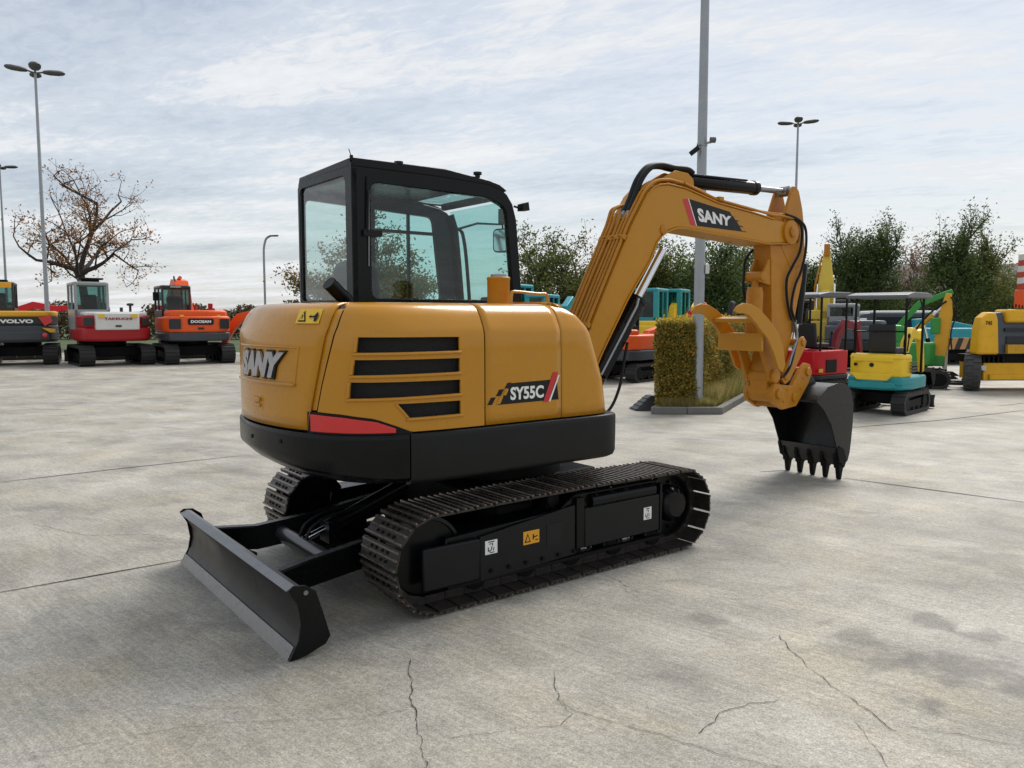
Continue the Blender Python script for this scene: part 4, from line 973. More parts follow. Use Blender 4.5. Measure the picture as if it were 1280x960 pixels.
# --- three crawler excavators parked on the left, seen from behind
ROW = 'crawler excavators parked in a row on the left'
def mid_excavator(name, label, loc, rz, kind):
    r = thing(name, label, 'excavator', loc, rz, ROW)
    tracks(r, 2.9, .66, 1.85, .45)
    if kind == 'grey':
        b = MB(); pl = [(1.1, -1.12), (-.9, -1.15), (-1.35, -.95), (-1.5, -.4), (-1.5, .4), (-1.35, .95), (-.9, 1.15), (1.1, 1.12)]
        b.prism(pl, .78, 1.35, 'z'); b.prism([(x*1.02, y*1.01) for x, y in pl], .82, 1.16, 'z'); up = b.build('lower_counterweight', VGREY, r, bevel=.06, seg=3)
        b = MB(); b.prism([(x*.985, y*.99) for x, y in pl], 1.35, 1.66, 'z'); b.build('upper_counterweight', DGRY, r, bevel=.03)
        b = MB(); b.prism([(x*1.0, y*1.0) for x, y in pl[:]], 1.63, 1.83, 'z'); b.build('engine_hood', WVOL, r, bevel=.06, seg=3)
        for s in (-1, 1):
            b = MB(); b.prism([(s*.62, 1.62), (s*1.0, 1.66), (s*1.04, 1.45), (s*.80, 1.32)], -1.53+.06, -1.40, 'x'); b.build('tail_light', REDR, r, bevel=.01)
            b = MB(); b.prism([(s*.70, 1.27), (s*1.12, 1.22), (s*1.10, 1.10), (s*.95, 1.10)], -1.50, -1.30, 'x'); b.build('corner_trim', WVOL, r, bevel=.01)
            b = MB(); b.lathe([(.06, -.01), (.08, 0), (.08, .02)], (-1.56, s*.80, 1.02), 'x', 18); b.build('reflector', REDR, r)
        letters(r, 'VOLVO', -1.515, -.48, .48, 1.42, 1.55, WHT, bold=.05)
        c = cabin(r, -.55, .95, .10, 1.08, 1.2, 2.82, DGRY, zb=1.95)
        b = MB(); b.box((-.585, .16, 2.62), (-.555, .98, 2.80)); b.build('cab_visor', WVOL, c, bevel=.02)
        b = MB(); b.box((-.35, .3, 2.82), (.2, .8, 2.90)); b.cyl((-.5, .95, 2.8), (-.5, .95, 3.0), .02, 8); b.build('roof_light', RUB, c, bevel=.02)
        limb(r, 'boom', [(.6, .9), (1.4, 1.5), (2.3, 1.55), (3.3, 1.2)], .3, WVOL, [.3, .3, .3, .2]); limb(r, 'arm', [(3.2, 1.3), (3.8, .8)], .22, WVOL, [.25, .2]); scoop(r, (3.8, .8), 1.0, .8, BLKM)
        dozer(r, 2.1, 2.3, .45, VGREY)
    if kind == 'cream':
        pl = [(1.0, -1.10), (-.9, -1.12), (-1.3, -.98), (-1.48, -.6), (-1.52, 0), (-1.48, .6), (-1.3, .98), (-.9, 1.12), (1.0, 1.10)]
        b = MB(); b.prism(pl, .82, 1.30, 'z'); b.build('counterweight', RRED, r, bevel=.10, seg=3)
        b = MB(); b.prism([(x*.985, y*.985) for x, y in pl], 1.28, 1.68, 'z'); b.build('engine_cover', RRED, r, bevel=.05)
        b = MB(); b.prism([(-1.30, -.70), (-1.535, -.65), (-1.575, 0), (-1.535, .65), (-1.30, .70)], 1.20, 1.76, 'z'); eh = b.build('engine_hood', RWHT, r, bevel=.04, seg=3)
        b = MB(); b.prism([(.9, -1.05), (-1.3, -.95), (-1.3, .95), (.9, 1.05)], 1.66, 1.80, 'z'); b.build('hood_top', RWHT, r, bevel=.05)
        letters(r, 'TAKEUCHI', -1.588, -.42, .42, 1.53, 1.61, mat('crimson_lettering', (.3, .02, .03), .5), bold=.04)
        for s in (-1, 1):
            b = MB(); b.box((-1.595, s*.50-.09, 1.60), (-1.55, s*.50+.09, 1.72)); b.build('warning_sticker', WARN, r)
            b = MB(); b.prism([(-1.40, s*.74), (-1.47, s*.74), (-1.34, s*1.0), (-1.25, s*.98)], 1.34, 1.60, 'z'); b.build('side_vent', DGRY, r, bevel=.01)
        b = MB(); b.box((-1.60, -.09, 1.30), (-1.57, .09, 1.36)); b.build('hood_latch', DGRY, r, bevel=.01)
        c = cabin(r, -.62, .95, .08, 1.12, 1.2, 2.80, SILV, zb=1.88, post=.09)
        b = MB(); b.box((-.3, .3, 2.80), (.3, .85, 2.90)); b.box((-.5, .2, 2.88), (-.1, .95, 2.94)); b.build('roof_light', RUB, c, bevel=.02)
        b = MB(); b.tube([(-.7, -.55, 1.78), (-.7, -.55, 2.02)], .04, 10); b.lathe([(.05, 0), (.11, .02), (.11, .08), (.05, .10)], (-.7, -.55, 2.0), 'z', 16); b.cyl((-.8, -.25, 1.78), (-.8, -.25, 1.95), .05, 10); b.build('air_intake', DGRY, r)
        limb(r, 'boom', [(.6, .9), (1.5, 2.0), (2.4, 2.2), (3.4, 1.6)], .3, RRED, [.3, .4, .4, .25]); limb(r, 'arm', [(3.2, 1.9), (3.7, .8)], .22, RRED, [.35, .2]); scoop(r, (3.7, .8), 1.0, .8, BLKM)
        dozer(r, 2.1, 2.3, .45, DGRY)
    if kind == 'orange':
        pl = [(1.0, -1.08), (-.9, -1.1), (-1.3, -.96), (-1.50, -.5), (-1.52, 0), (-1.50, .5), (-1.3, .96), (-.9, 1.1), (1.0, 1.08)]
        b = MB(); b.prism([(x*1.01, y*1.01) for x, y in pl], .80, 1.10, 'z'); b.build('counterweight', VGREY, r, bevel=.06, seg=3)
        b = MB(); b.prism(pl, 1.09, 1.66, 'z'); b.prism([(x*.93, y*.93) for x, y in pl], 1.60, 1.86, 'z'); b.build('engine_hood', ORG, r, bevel=.08, seg=3)
        b = MB(); b.prism(rrect(-.42, .42, 1.36, 1.58, .06), -1.535, -1.51, 'x'); b.build('emblem_plate', DBLK, r)
        letters(r, 'DOOSAN', -1.54, -.33, .33, 1.42, 1.52, WHT, bold=.05)
        b = MB(); b.box((-1.55, -.10, 1.20), (-1.51, .10, 1.27)); b.build('hood_latch', DGRY, r, bevel=.01)
        for s in (-1, 1):
            b = MB(); b.prism([(-1.42, s*.74), (-1.485, s*.64), (-1.36, s*.98), (-1.25, s*.98)], 1.22, 1.56, 'z'); b.build('side_vent', DGRY, r)
            b = MB(); b.box((-1.50, s*.60-.06, 1.64), (-1.47, s*.60+.06, 1.70)); b.build('warning_sticker', WARN, r)
        c = cabin(r, -.62, .92, .12, 1.08, 1.2, 2.72, DGRY, zb=1.86)
        letters(c, 'DOOSAN', -.655, .45, .78, 2.645, 2.69, WHT, bold=.03)
        b = MB(); b.box((.1, 1.08, 2.2), (.16, 1.24, 2.5)); b.build('mirror', RUB, c, bevel=.02)
        b = MB(); b.cyl((-.7, -.5, 1.85), (-.72, -.5, 2.10), .08, 12); b.box((-.85, -.62, 1.85), (-.55, -.4, 1.92)); b.cyl((-1.2, .1, 1.85), (-1.2, .1, 2.05), .05, 10); b.build('exhaust_pipe', RRED, r)
        limb(r, 'boom', [(.6, 1.0), (1.4, 2.3), (1.8, 2.78), (2.3, 2.86), (3.5, 2.2)], .50, ORG, [.35, .45, .46, .42, .28]); limb(r, 'arm', [(3.3, 2.6), (4.0, .9)], .22, ORG, [.4, .2]); scoop(r, (4.0, .9), 1.0, .8, BLKM)
        ram(r, (1.9, 3.10), (3.2, 2.75), .07, ORG); 
        b = MB(); b.tube(spline([(1.6, .2, 2.8), (1.8, .22, 3.08), (2.2, .16, 3.14), (2.5, .1, 2.95)], 6), .03, 8); b.build('hydraulic_hose', RUB, r)
        dozer(r, 2.1, 2.3, .45, DGRY)
    return r
mid_excavator('crawler_excavator', 'grey and yellow crawler excavator with red tail lights, cut off by the left edge', (*at(27, 27.6)[:2], 0), R(118), 'grey')
mid_excavator('crawler_excavator', 'crimson crawler excavator with cream rear hood and silver cab, middle one of the left row', (*at(138, 27.4)[:2], 0), R(127), 'cream')
mid_excavator('crawler_excavator', 'orange crawler excavator with dark cab and raised orange boom, rightmost of the left row', (*at(241, 28.4)[:2], 0), R(123), 'orange')

# --- orange-red excavator mostly hidden behind the big machine; its boom curves out left of it
def small_excavator(name, label, loc, rz, main, lower, cabm, boomp=None, armp=None, group=None, s=1.0, boomm=None, cabz=2.45, buck=BLKM, tools=True, post=.085):
    r = thing(name, label, 'excavator', loc, rz, group)
    r.scale = (s, s, s)
    tracks(r, 2.1, .52, 1.5, .33)
    pl = [(.8, -.86), (-.7, -.88), (-1.05, -.72), (-1.2, -.35), (-1.22, 0), (-1.2, .35), (-1.05, .72), (-.7, .88), (.8, .86)]
    b = MB(); b.prism([(x*1.01, y*1.01) for x, y in pl], .62, .92, 'z'); b.build('counterweight', lower, r, bevel=.05, seg=3)
    b = MB(); b.prism(pl, .92, 1.35, 'z'); b.prism([(x*.92, y*.92) for x, y in pl if x < .5]+[], 1.30, 1.50, 'z'); b.build('engine_hood', main, r, bevel=.06, seg=3)
    cabin(r, -.45, .75, .04, .86, 1.0, cabz, cabm, zb=1.62, post=post)
    bp = boomp or [(.7, .8), (1.2, 1.9), (1.8, 2.2), (2.8, 1.8)]; ap = armp or [(2.7, 2.0), (3.0, .75)]
    limb(r, 'boom', bp, .22, boomm or main, [.25]+[.32]*(len(bp)-2)+[.2]); limb(r, 'arm', ap, .17, boomm or main, [.28]+[.2]*(len(ap)-2)+[.15])
    ram(r, (.9, .8), ((bp[1][0]+.15), bp[1][1]-.1), .06); 
    if tools: scoop(r, ap[-1], .8, .55, buck); dozer(r, 1.65, 1.8, .34, main)
    return r
small_excavator('crawler_excavator', 'orange-red excavator almost hidden behind the yellow one, only its curved boom showing', (*at(364, 29)[:2], 0), R(180), ORG, VGREY, DGRY, boomp=[(.7, .9), (1.05, 1.45), (1.45, 1.70), (1.85, 1.60), (2.2, 1.2), (2.4, .75)], armp=[(2.36, .9), (2.48, .5)], s=1.0, cabz=1.75, tools=False)
# red excavator behind the left row, boom held level
small_excavator('crawler_excavator', 'red excavator behind the grey machine, its long red arm reaching level behind the lamp post', (*at(-12, 36)[:2], 0), R(0), RED2, DGRY, DGRY, boomp=[(.7, 1.0), (1.3, 1.9), (2.1, 2.15), (3.4, 1.95)], armp=[(3.0, 1.98), (4.9, 2.12)], cabz=2.3)

# --- turquoise and other machines behind the hedge and the yellow machine
TQ = 'turquoise excavators standing behind the hedge'
small_excavator('compact_excavator', 'turquoise excavator directly right of the black cab, left one of the pair above the hood', (*at(655, 27)[:2], 0), R(60), TURQ, TURQ, TURQ, group=TQ, cabz=2.66, s=1.03, post=.16)
small_excavator('compact_excavator', 'turquoise excavator whose round-topped cab shows over the yellow hood beside the boom', (*at(692, 26.4)[:2], 0), R(68), TURQ, YL2, TURQ, group=TQ, cabz=2.38, post=.16)
small_excavator('compact_excavator', 'turquoise excavator with lemon hood directly behind the boom cylinder, left of the lamp pole', (*at(828, 27)[:2], 0), R(62), YL2, TURQ, TURQ, group=TQ, cabz=2.6, post=.17)
small_excavator('compact_excavator', 'turquoise excavator with lemon hood rising over the top of the clipped hedge', (*at(856, 28.4)[:2], 0), R(62), YL2, TURQ, TURQ, group=TQ, cabz=2.62, post=.17)
small_excavator('compact_excavator', 'red excavator behind the clipped hedge with only its angled red boom showing', (*at(915, 25)[:2], 0), R(150), RED2, DGRY, DGRY, boomp=[(.5, .7), (.7, 1.5), (.95, 1.95), (1.3, 1.7), (1.8, 1.3)], armp=[(1.75, 1.45), (1.9, .7)], cabz=1.5)
small_excavator('compact_excavator', 'orange-red compact excavator with black cab between the boom cylinder and the hedge', (*at(784, 20.6)[:2], 0), R(50), ORG, VGREY, BLK, s=.88, cabz=2.45, boomp=[(.7, .8), (1.2, 1.3), (1.8, 1.4), (2.6, 1.2)], armp=[(2.5, 1.3), (2.8, .75)])

# --- canopy mini excavators on the right
def canopy_mini(name, label, loc, rz, main, lower, seat_h=1.05, roofz=2.02, roofm=CANOPY, s=1.0, boomp=None, armp=None, boomm=None, boxy=False, kind=None):
    r = thing(name, label, 'mini excavator', loc, rz, 'canopy mini excavators on the right'); r.scale = (s, s, s)
    tracks(r, 1.35, .38, .82, .22)
    if kind == 'two-tone':
        pl = [(.45, -.48), (-.30, -.50), (-.58, -.42), (-.70, -.15), (-.70, .15), (-.58, .42), (-.30, .50), (.45, .48)]
        b = MB(); b.prism([(x*1.04, y*1.05) for x, y in pl], .42, .64, 'z'); b.build('lower_body', lower, r, bevel=.035, seg=3)
        b = MB(); b.prism([(x*1.045-.002, y*1.055) for x, y in pl if x < -.2], .50, .56, 'z'); b.build('bumper_strip', lower, r, bevel=.015)
        b = MB(); b.prism([(x*.99, y*1.0) for x, y in pl if x < .3] , .63, 1.02, 'z'); b.prism([(x*1.01, y*1.01) for x, y in pl if x < .3], .92, 1.0, 'z'); b.build('engine_hood', main, r, bevel=.035, seg=3)
        b = MB(); b.lathe([(.035, -.01), (.035, .012)], (-.70, .02, .84), 'x', 14); b.lathe([(.028, -.01), (.028, .012)], (-.66, .30, .84), 'x', 14); b.build('hood_hole', DARK, r)
        b = MB(); b.prism([(-.36, .70), (-.30, .64), (-.24, .585), (.24, .585), (.30, .64), (.36, .70)], -.742, -.70, 'x'); b.build('hood_step', main, r, bevel=.012)
        b = MB(); b.prism([(-.34, .90), (.34, .90), (.30, .97), (-.30, .97)], -.708, -.69, 'x'); b.build('hood_ridge', main, r, bevel=.008)
        b = MB(); b.prism([(-.40, .48), (-.30, .45), (.30, .45), (.40, .48), (.34, .55), (-.34, .55)], -.752, -.72, 'x'); b.build('bumper_recess', lower, r, bevel=.012)
        b = MB()
        for q in range(4): b.box((-.40, -.512, .72+.05*q), (-.10, -.502, .745+.05*q))
        b.build('side_vent', DGRY, r)
        b = MB(); b.cyl((-.45, .40, 1.40), (-.45, -.42, 1.40), .014, 8); b.tube([(-.45, -.42, 1.75), (-.25, -.42, 1.96)], .012, 6); b.tube([(.42, -.42, 1.75), (.22, -.42, 1.96)], .012, 6); b.build('canopy_brace', BLK, r)
    else:
        pl = [(.5, -.44), (-.45, -.46), (-.60, -.38), (-.62, 0), (-.60, .38), (-.45, .46), (.5, .44)]
        b = MB(); b.prism(pl, .50, .98, 'z'); b.build('engine_hood', main, r, bevel=.03, seg=3)
        b = MB(); b.box((-.30, -.475, .55), (.05, -.46, .80)); b.build('side_vent', DARK, r)
        b = MB(); b.box((-.55, -.478, .56), (-.42, -.465, .63)); b.build('warning_sticker', WARN, r)
        b = MB(); b.prism([(x*1.02, y*1.02) for x, y in pl], .40, .50, 'z'); b.build('lower_body', lower, r, bevel=.02)
    b = MB(); b.prism([(-.30, 1.03), (-.22, 1.02), (-.28, 1.52), (-.36, 1.52)], -.22, .22); b.build('backrest', SEATM, r, bevel=.03, seg=3)
    b = MB(); b.box((-.28, -.23, 1.02), (.18, .23, 1.12)); b.build('seat', SEATM, r, bevel=.03, seg=3)
    posts = ((-.45, -.42), (-.45, .40), (.42, -.42), (.42, .40))
    for x, y in posts:
        b = MB(); b.cyl((x, y, .66 if x > 0 else .98), (x, y, roofz), .022, 8); b.build('canopy_post', BLK, r)
    b = MB(); b.prism([(-.68, roofz-.03), (-.66, roofz+.03), (-.3, roofz+.08), (.4, roofz+.08), (.64, roofz+.04), (.66, roofz-.02)], -.50, .50); b.build('canopy_roof', roofm, r, bevel=.02, seg=3)
    b = MB()
    for y in (-.30, .26): b.tube([(.05, y, 1.05), (.12, y, 1.30)], .012, 8); b.lathe([(.02, 0), (.025, .05), (.01, .08)], (.12, y, 1.28), 'z', 10)
    b.tube([(.3, -.15, .7), (.35, -.15, 1.25)], .012, 8); b.tube([(.3, .15, .7), (.35, .15, 1.25)], .012, 8); b.box((.22, -.25, .64), (.36, .25, 1.02)); b.build('control_lever', RUB, r)
    bp = boomp or [(.55, .55), (.9, 1.15), (1.15, 1.35), (1.7, 1.25)]; ap = armp or [(1.65, 1.4), (1.85, .6)]
    limb(r, 'boom', bp, .12, boomm or main, [.14]+[.2]*(len(bp)-2)+[.12]); limb(r, 'arm', ap, .10, boomm or main, [.18]+[.14]*(len(ap)-2)+[.1]); ram(r, (.65, .6), (bp[1][0]+.12, bp[1][1]-.05), .035, boomm or main)
    scoop(r, ap[-1], .5, .32, BLKM); dozer(r, 1.05, 1.0, .25, DGRY)
    return r
canopy_mini('mini_excavator', 'mini excavator with lemon yellow hood over a teal base, grey canopy roof and black seat', (*at(1110, 13.75)[:2], 0), R(46), YL2, TEAL, kind='two-tone', roofz=1.98)
canopy_mini('mini_excavator', 'mini excavator with bright red body and dark canopy, half hidden behind the black bucket', (*at(1018, 16.0)[:2], 0), R(36), RED2, DGRY, boomm=DRED, boomp=[(.55, .55), (.8, 1.25), (1.05, 1.5), (1.55, 1.42)], armp=[(1.5, 1.55), (1.72, .65)], roofz=2.05)
# green and yellow mini with its arm folded up high
g = thing('mini_excavator', 'mini excavator with green boom raised in a peak over a worn yellow arm', 'mini excavator', (*at(1144, 18.6)[:2], 0), R(-28))
tracks(g, 1.5, .42, .95, .24)
b = MB(); b.prism([(-.75, -.45), (.3, -.45), (.42, -.3), (.42, .3), (.3, .45), (-.75, .45)], .50, 1.05, 'z'); b.build('engine_hood', GRN, g, bevel=.06, seg=3)
b = MB(); b.box((-.72, -.40, 1.0), (-.25, .40, 1.45)); b.build('seat_box', GRN, g, bevel=.08, seg=3)
limb(g, 'boom', [(.1, .8), (-.35, 1.45), (.05, 1.95), (.72, 2.22)], .16, GRN, [.14, .15, .15, .12]); limb(g, 'arm', [(.64, 2.18), (.60, 1.7), (.52, .95), (.50, .55)], .26, WVOL, [.12, .28, .30, .22])
ram(g, (.0, 1.35), (.62, 1.95), .06, WVOL); ram(g, (.35, .7), (.15, 1.5), .05, BLK)
b = MB(); b.box((.35, -.15, .5), (.62, .15, .75)); b.build('swing_post', GRN, g, bevel=.03)
b = MB(); b.box((.30, -.20, 1.25), (.50, -.165, 1.62)); b.build('boom_guard', GRN, g, bevel=.02)
b = MB(); b.tube(spline([(.2, -.14, .9), (.0, -.18, 1.3), (.3, -.18, 1.75), (.6, -.17, 2.0)], 6), .02, 8); b.tube(spline([(.68, -.16, 2.1), (.82, -.16, 1.8), (.72, -.16, 1.3), (.75, -.16, .9)], 6), .015, 8); b.build('hydraulic_hose', RUB, g)
dozer(g, 1.1, 1.1, .28, DGRY)

# tall yellow excavator boom standing behind the red mini
t = thing('crawler_excavator', 'pale yellow excavator facing us with its boom folded upright into a tall point', 'excavator', (*at(1030, 27)[:2], 0), R(-112))
tracks(t, 2.4, .6, 1.6, .4)
b = MB(); b.prism([(.9, -.8), (-1.1, -.85), (-1.3, -.5), (-1.3, .5), (-1.1, .85), (.9, .8)], .7, 1.35, 'z'); b.build('engine_hood', LY, t, bevel=.06, seg=3)
b = MB(); b.prism([(-.40, 1.1), (.40, 1.1), (.30, 2.3), (.08, 3.85), (-.08, 3.85), (-.30, 2.3)], .95, 1.2, 'x'); b.build('boom', LY, t, bevel=.03)
b = MB(); b.prism([(-.14, .4), (.14, .4), (.16, 1.4), (.12, 2.5), (-.12, 2.5), (-.16, 1.4)], 1.25, 1.45, 'x'); b.box((1.18, -.5, 1.55), (1.45, .5, 1.85)); b.box((1.2, -.44, .9), (1.5, .44, 1.5)); b.build('arm', LY, t, bevel=.03)
for y in (-.26, .26): ram(t, (1.3, 1.0), (1.28, 2.7), .06, LY, y=y)
b = MB(); b.box((1.05, -.09, 3.6), (1.35, .09, 3.98)); b.tube([(1.1, -.3, 2.0), (1.3, -.34, 2.6), (1.15, -.15, 3.6)], .03, 8); b.build('boom_tip', YELW, t, bevel=.02)
cabin(t, -.2, .85, -.85, -.35, 1.1, 2.2, DGRY, zb=1.6)
# silver cab excavator, pickup-like dark vehicle
small_excavator('compact_excavator', 'compact excavator with a silver-framed glass cab behind the two canopy machines', (*at(1072, 24.5)[:2], 0), R(62), SLATE, DGRY, SILV, s=1.02, cabz=2.0, boomp=[(.7, .8), (1.2, 1.3), (1.8, 1.4), (2.6, 1.2)], armp=[(2.5, 1.3), (2.8, .75)])
v = thing('parked_van', 'dark grey van with white roof parked behind the machines, under the trees', 'van', (*at(1098, 31)[:2], 0), R(170))
b = MB(); b.prism([(-2.2, .35), (2.0, .35), (2.25, .6), (2.2, .95), (1.5, 1.1), (.9, 1.72), (.6, 1.78), (-2.1, 1.78), (-2.25, 1.2)], -.85, .85); bd_ = b.build('body', PM('van_grey', (.06, .065, .08)), v, bevel=.06, seg=3)
b = MB(); b.prism([(-2.08, 1.74), (.62, 1.74), (.55, 1.86), (-2.0, 1.86)], -.80, .80); b.build('roof', RWHT, v, bevel=.05, seg=3)
for s in (-1, 1):
    for x0, x1 in ((-2.0, -.75), (-.65, .35)):
        b = MB(); b.box((x0, s*.855-.005, 1.18), (x1, s*.855+.005, 1.62)); b.build('side_window', DBLK, v)
    for x in (-1.45, 1.35):
        b = MB(); b.lathe([(.2, -.10), (.33, -.09), (.33, .09), (.2, .10)], (x, s*.80, .33), 'y', 24); w_ = b.build('wheel', TYRE, v); b = MB(); b.lathe([(.04, -.11), (.19, -.105), (.19, .105), (.04, .11)], (x, s*.80, .33), 'y', 20); b.build('rim', STEEL, w_)
b = MB(); b.prism([(1.52, 1.12), (.95, 1.68), (.97, 1.70), (1.55, 1.13)], -.75, .75); b.build('windscreen', DBLK, v)
# turquoise machine with tilted bucket arm
q = thing('crawler_excavator', 'turquoise machine with its sloping boom lowered, beyond the striped outrigger beam', 'excavator', (*at(1172, 28)[:2], 0), R(-5))
tracks(q, 2.4, .6, 1.7, .4)
b = MB(); b.prism([(-1.2, -.85), (.9, -.85), (.9, .85), (-1.2, .85)], .7, 1.25, 'z'); b.build('engine_hood', TURQ, q, bevel=.08, seg=3)
b = MB(); b.prism([(-.8, .95), (-.9, 1.55), (-.2, 1.60), (1.4, 1.28), (1.25, .95), (.75, .70), (.4, 1.1)], -.16, .16); b.build('boom', TURQ, q, bevel=.04)
b = MB(); b.prism([(-.75, .35), (-.1, .35), (-.05, .9), (-.3, 1.1), (-.75, .95)], -.9, .9); b.build('bucket', TURQ, q, bevel=.04)

# --- wheeled crane at the right edge
CRY = 17.6
def P(u, vv, Y=CRY): return ((u-640)/985*Y, Y)
k = thing('wheeled_crane', 'yellow and slate wheeled crane with one big tyre showing, cut off by the right edge', 'crane', (0, 0, 0))
cx = (1216-640)/985*17.4
k.location = (cx, 17.5, 0)
W2 = .0179  # metres per pixel at that depth
def U(u): return (u-1216)*W2
def Z(v): return 1.66+(395-v)*W2
b = MB()
r_ = .42; b.lathe([(.16, -.15), (.30, -.165), (.38, -.15), (r_, -.11), (r_+.005, 0), (r_, .11), (.38, .15), (.30, .165), (.16, .15)], (0, 0, 0), 'x', 40)
for i in range(18):
    a = 2*math.pi*i/18
    for s in (-1, 1):
        c = Vector((s*.075, (r_+.008)*math.sin(a+.09*s), (r_+.008)*math.cos(a+.09*s)))
        b.box((c.x-.075, c.y-.026, c.z-.014), (c.x+.075, c.y+.026, c.z+.014), rot=(-(a+.09*s), 0, s*.0))
o = b.build('tyre', TYRE, k, smooth=30); o.location = (U(1223), .10, .42); o.rotation_euler = (0, 0, R(-28))
b = MB(); b.cyl((U(1220), .12, .42), (3.2, .12, .42), .09, 12); b.build('axle', BLKM, k)
b = MB(); b.prism([(U(1217), Z(442)), (U(1219), Z(410)), (U(1222), Z(397)), (U(1230), Z(390)), (U(1238), Z(391)), (U(1241), Z(400)), (U(1244), Z(442))], -.25, .10); hd = b.build('engine_hood', PM('crane_yellow', (.82, .44, .02), dirt=.35), k, bevel=.05, seg=3)
letters(k, '745', -.256, U(1225), U(1233), Z(406), Z(401), DBLK, 'unit_number', face='right')
b = MB(); b.prism([(U(1242), Z(442)), (U(1239), Z(392)), (U(1250), Z(390)), (U(1254), Z(404)), (3.2, Z(404)), (3.2, Z(442))], -.10, .35); b.build('machine_housing', SLATE, k, bevel=.02)
b = MB(); b.box((U(1253), -.15, Z(414)), (3.2, -.105, Z(410))); b.box((U(1256), -.13, Z(430)), (3.2, -.103, Z(420))); b.build('housing_rib', DGRY, k)
b = MB(); b.box((U(1253), -.2, Z(403)), (3.2, .3, Z(387))); b.build('fuel_tank', hd.data.materials[0], k, bevel=.05, seg=3)
b = MB(); b.box((U(1255), -.22, Z(441)), (3.2, -.12, Z(430))); b.build('side_plate', PM('chipped_yellow', (.62, .33, .02), dirt=.8, scale=9, dirtc=(.25, .03, .02)), k, bevel=.01)
b = MB(); b.box((U(1232), -.05, Z(475)), (3.2, .9, Z(453))); b.box((U(1238), -.12, Z(474)), (3.2, -.052, Z(467))); b.build('chassis', hd.data.materials[0], k, bevel=.02)
b = MB(); b.box((U(1222), .0, Z(453)), (3.2, .7, Z(443)))
for i in range(6): b.box((U(1224+i*6), -.08, Z(452)), (U(1226+i*6), -.0, Z(445)))
b.tube([(U(1226), -.1, Z(462)), (U(1226), -.1, Z(446)), (U(1236), -.1, Z(446))], .012, 8); b.build('hydraulic_block', BLKM, k)
b = MB(); b.box((U(1226), -.09, Z(462)), (U(1234), -.06, Z(456))); b.build('number_plate', RWHT, k)
b = MB(); b.box((U(1281), .1, Z(385)), (3.2, .4, Z(362))); b.build('turntable', ORG, k, bevel=.02)
st = mat('crane_stripes', (.5, .45, .4), .5)
b = MB(); 
for i in range(6):
    b.cur = i % 2; zz = Z(362)+i*.13; b.prism([(U(1282), zz), (U(1282), zz+.13), (1.6, zz+.33), (1.6, zz+.20)], .15, .35)
b.build('boom_head', [PM('stripe_red', (.45, .05, .02)), RWHT], k, smooth=0)
b = MB()
for i in range(7): b.cyl((U(1256+i*4), -.05, Z(385)), (U(1256+i*4), -.05, Z(380+i % 3)), .015, 6)
b.build('grab_rail', BLKM, k)
# --- striped outrigger beam on jacks
j = thing('outrigger_beam', 'black and tan striped outrigger beam carried on jack legs, left of the wheeled crane', 'outrigger', (*at(1180, 20.9)[:2], 0), R(12))
b = MB(); n = 9
for i in range(n):
    b.cur = i % 2; x0 = -.10+i*.17; b.prism([(x0, .78), (x0+.17, .78), (x0+.17+.12, 1.08), (x0+.12, 1.08)], -.08, .08)
b.build('striped_beam', [PM('stripe_black', (.03, .028, .025)), PM('stripe_tan', (.50, .30, .12))], j, smooth=0)
for x, y in ((.02, 0), (.85, .9)):
    b = MB(); b.cyl((x, y, .06), (x, y, .80), .04, 12); jl = b.build('jack_leg', STEEL, j); b = MB(); b.prism([(x-.30, 0), (x-.22, .05), (x-.06, .13), (x+.06, .13), (x+.22, .05), (x+.30, 0)], y-.2, y+.2); b.build('foot_pad', BLKM, jl)
b = MB(); b.cyl((.85, .02, .85), (.85, .9, .85), .05, 10); b.build('cross_beam', BLKM, j)
b = MB(); b.tube([(.9, -.1, .60), (.9, -.1, 1.0), (1.3, -.1, 1.0), (1.3, -.1, .60)], .015, 8); b.build('step_frame', YELW, j)
# ------------------------------------------------------------------ lamp posts
def four_head(loc, H, label, heads=4, rz=0, rb=.10, rt=.05, s=1.0):
    r = thing('lamp_post', label, 'lamp post', loc, rz, 'tall lamp posts over the yard')
    b = MB(); b.tube([(0, 0, 0), (0, 0, H*.5), (0, 0, H)], rb, 16, rr=[rb, (rb+rt)/2, rt]); b.lathe([(rb*1.5, 0), (rb*1.5, .03), (rb*1.1, .05)], (0, 0, 0), 'z', 16); b.build('pole', GALV, r)
    for i in range(heads):
        a = math.pi/2*i if heads > 1 else 0
        m = Matrix.Rotation(a, 4, 'Z'); b = MB()
        b.tube([m @ Vector((.03, 0, H-.05)), m @ Vector((.35*s, 0, H+.02))], .035, 8); 
        prof = [(.30, .07), (.36, .14), (.60, .20), (.95, .21), (1.15, .16), (1.24, .06)]
        vs = []; 
        for t in range(len(prof)):
            x, w = prof[t]; z = H+.02+.06*(x-.3)
            for q in range(12):
                aa = 2*math.pi*q/12; vs.append(m @ Vector((x*s, w*1.25*s*math.cos(aa), z+w*.55*s*math.sin(aa))))
        fs = [(t*12+q, t*12+(q+1) % 12, (t+1)*12+(q+1) % 12, (t+1)*12+q) for t in range(len(prof)-1) for q in range(12)]+[tuple(range(12)), tuple(range(60, 72))]
        b.add(vs, fs); b.build('lamp_head', LAMPM, r)
    return r
four_head(at(61.5, 34.5), 12.0, 'tall grey lamp post with a cluster of flat heads behind the grey and crimson excavators', 4, R(30), s=.9)
four_head(at(12, 56), 12.0, 'distant lamp post with flat heads at the far left edge of the photo', 4, R(20), s=.9)
four_head(at(989, 43.5), 12.0, 'tall lamp post with flat heads rising behind the tip of the yellow arm', 4, R(-18), s=.85)
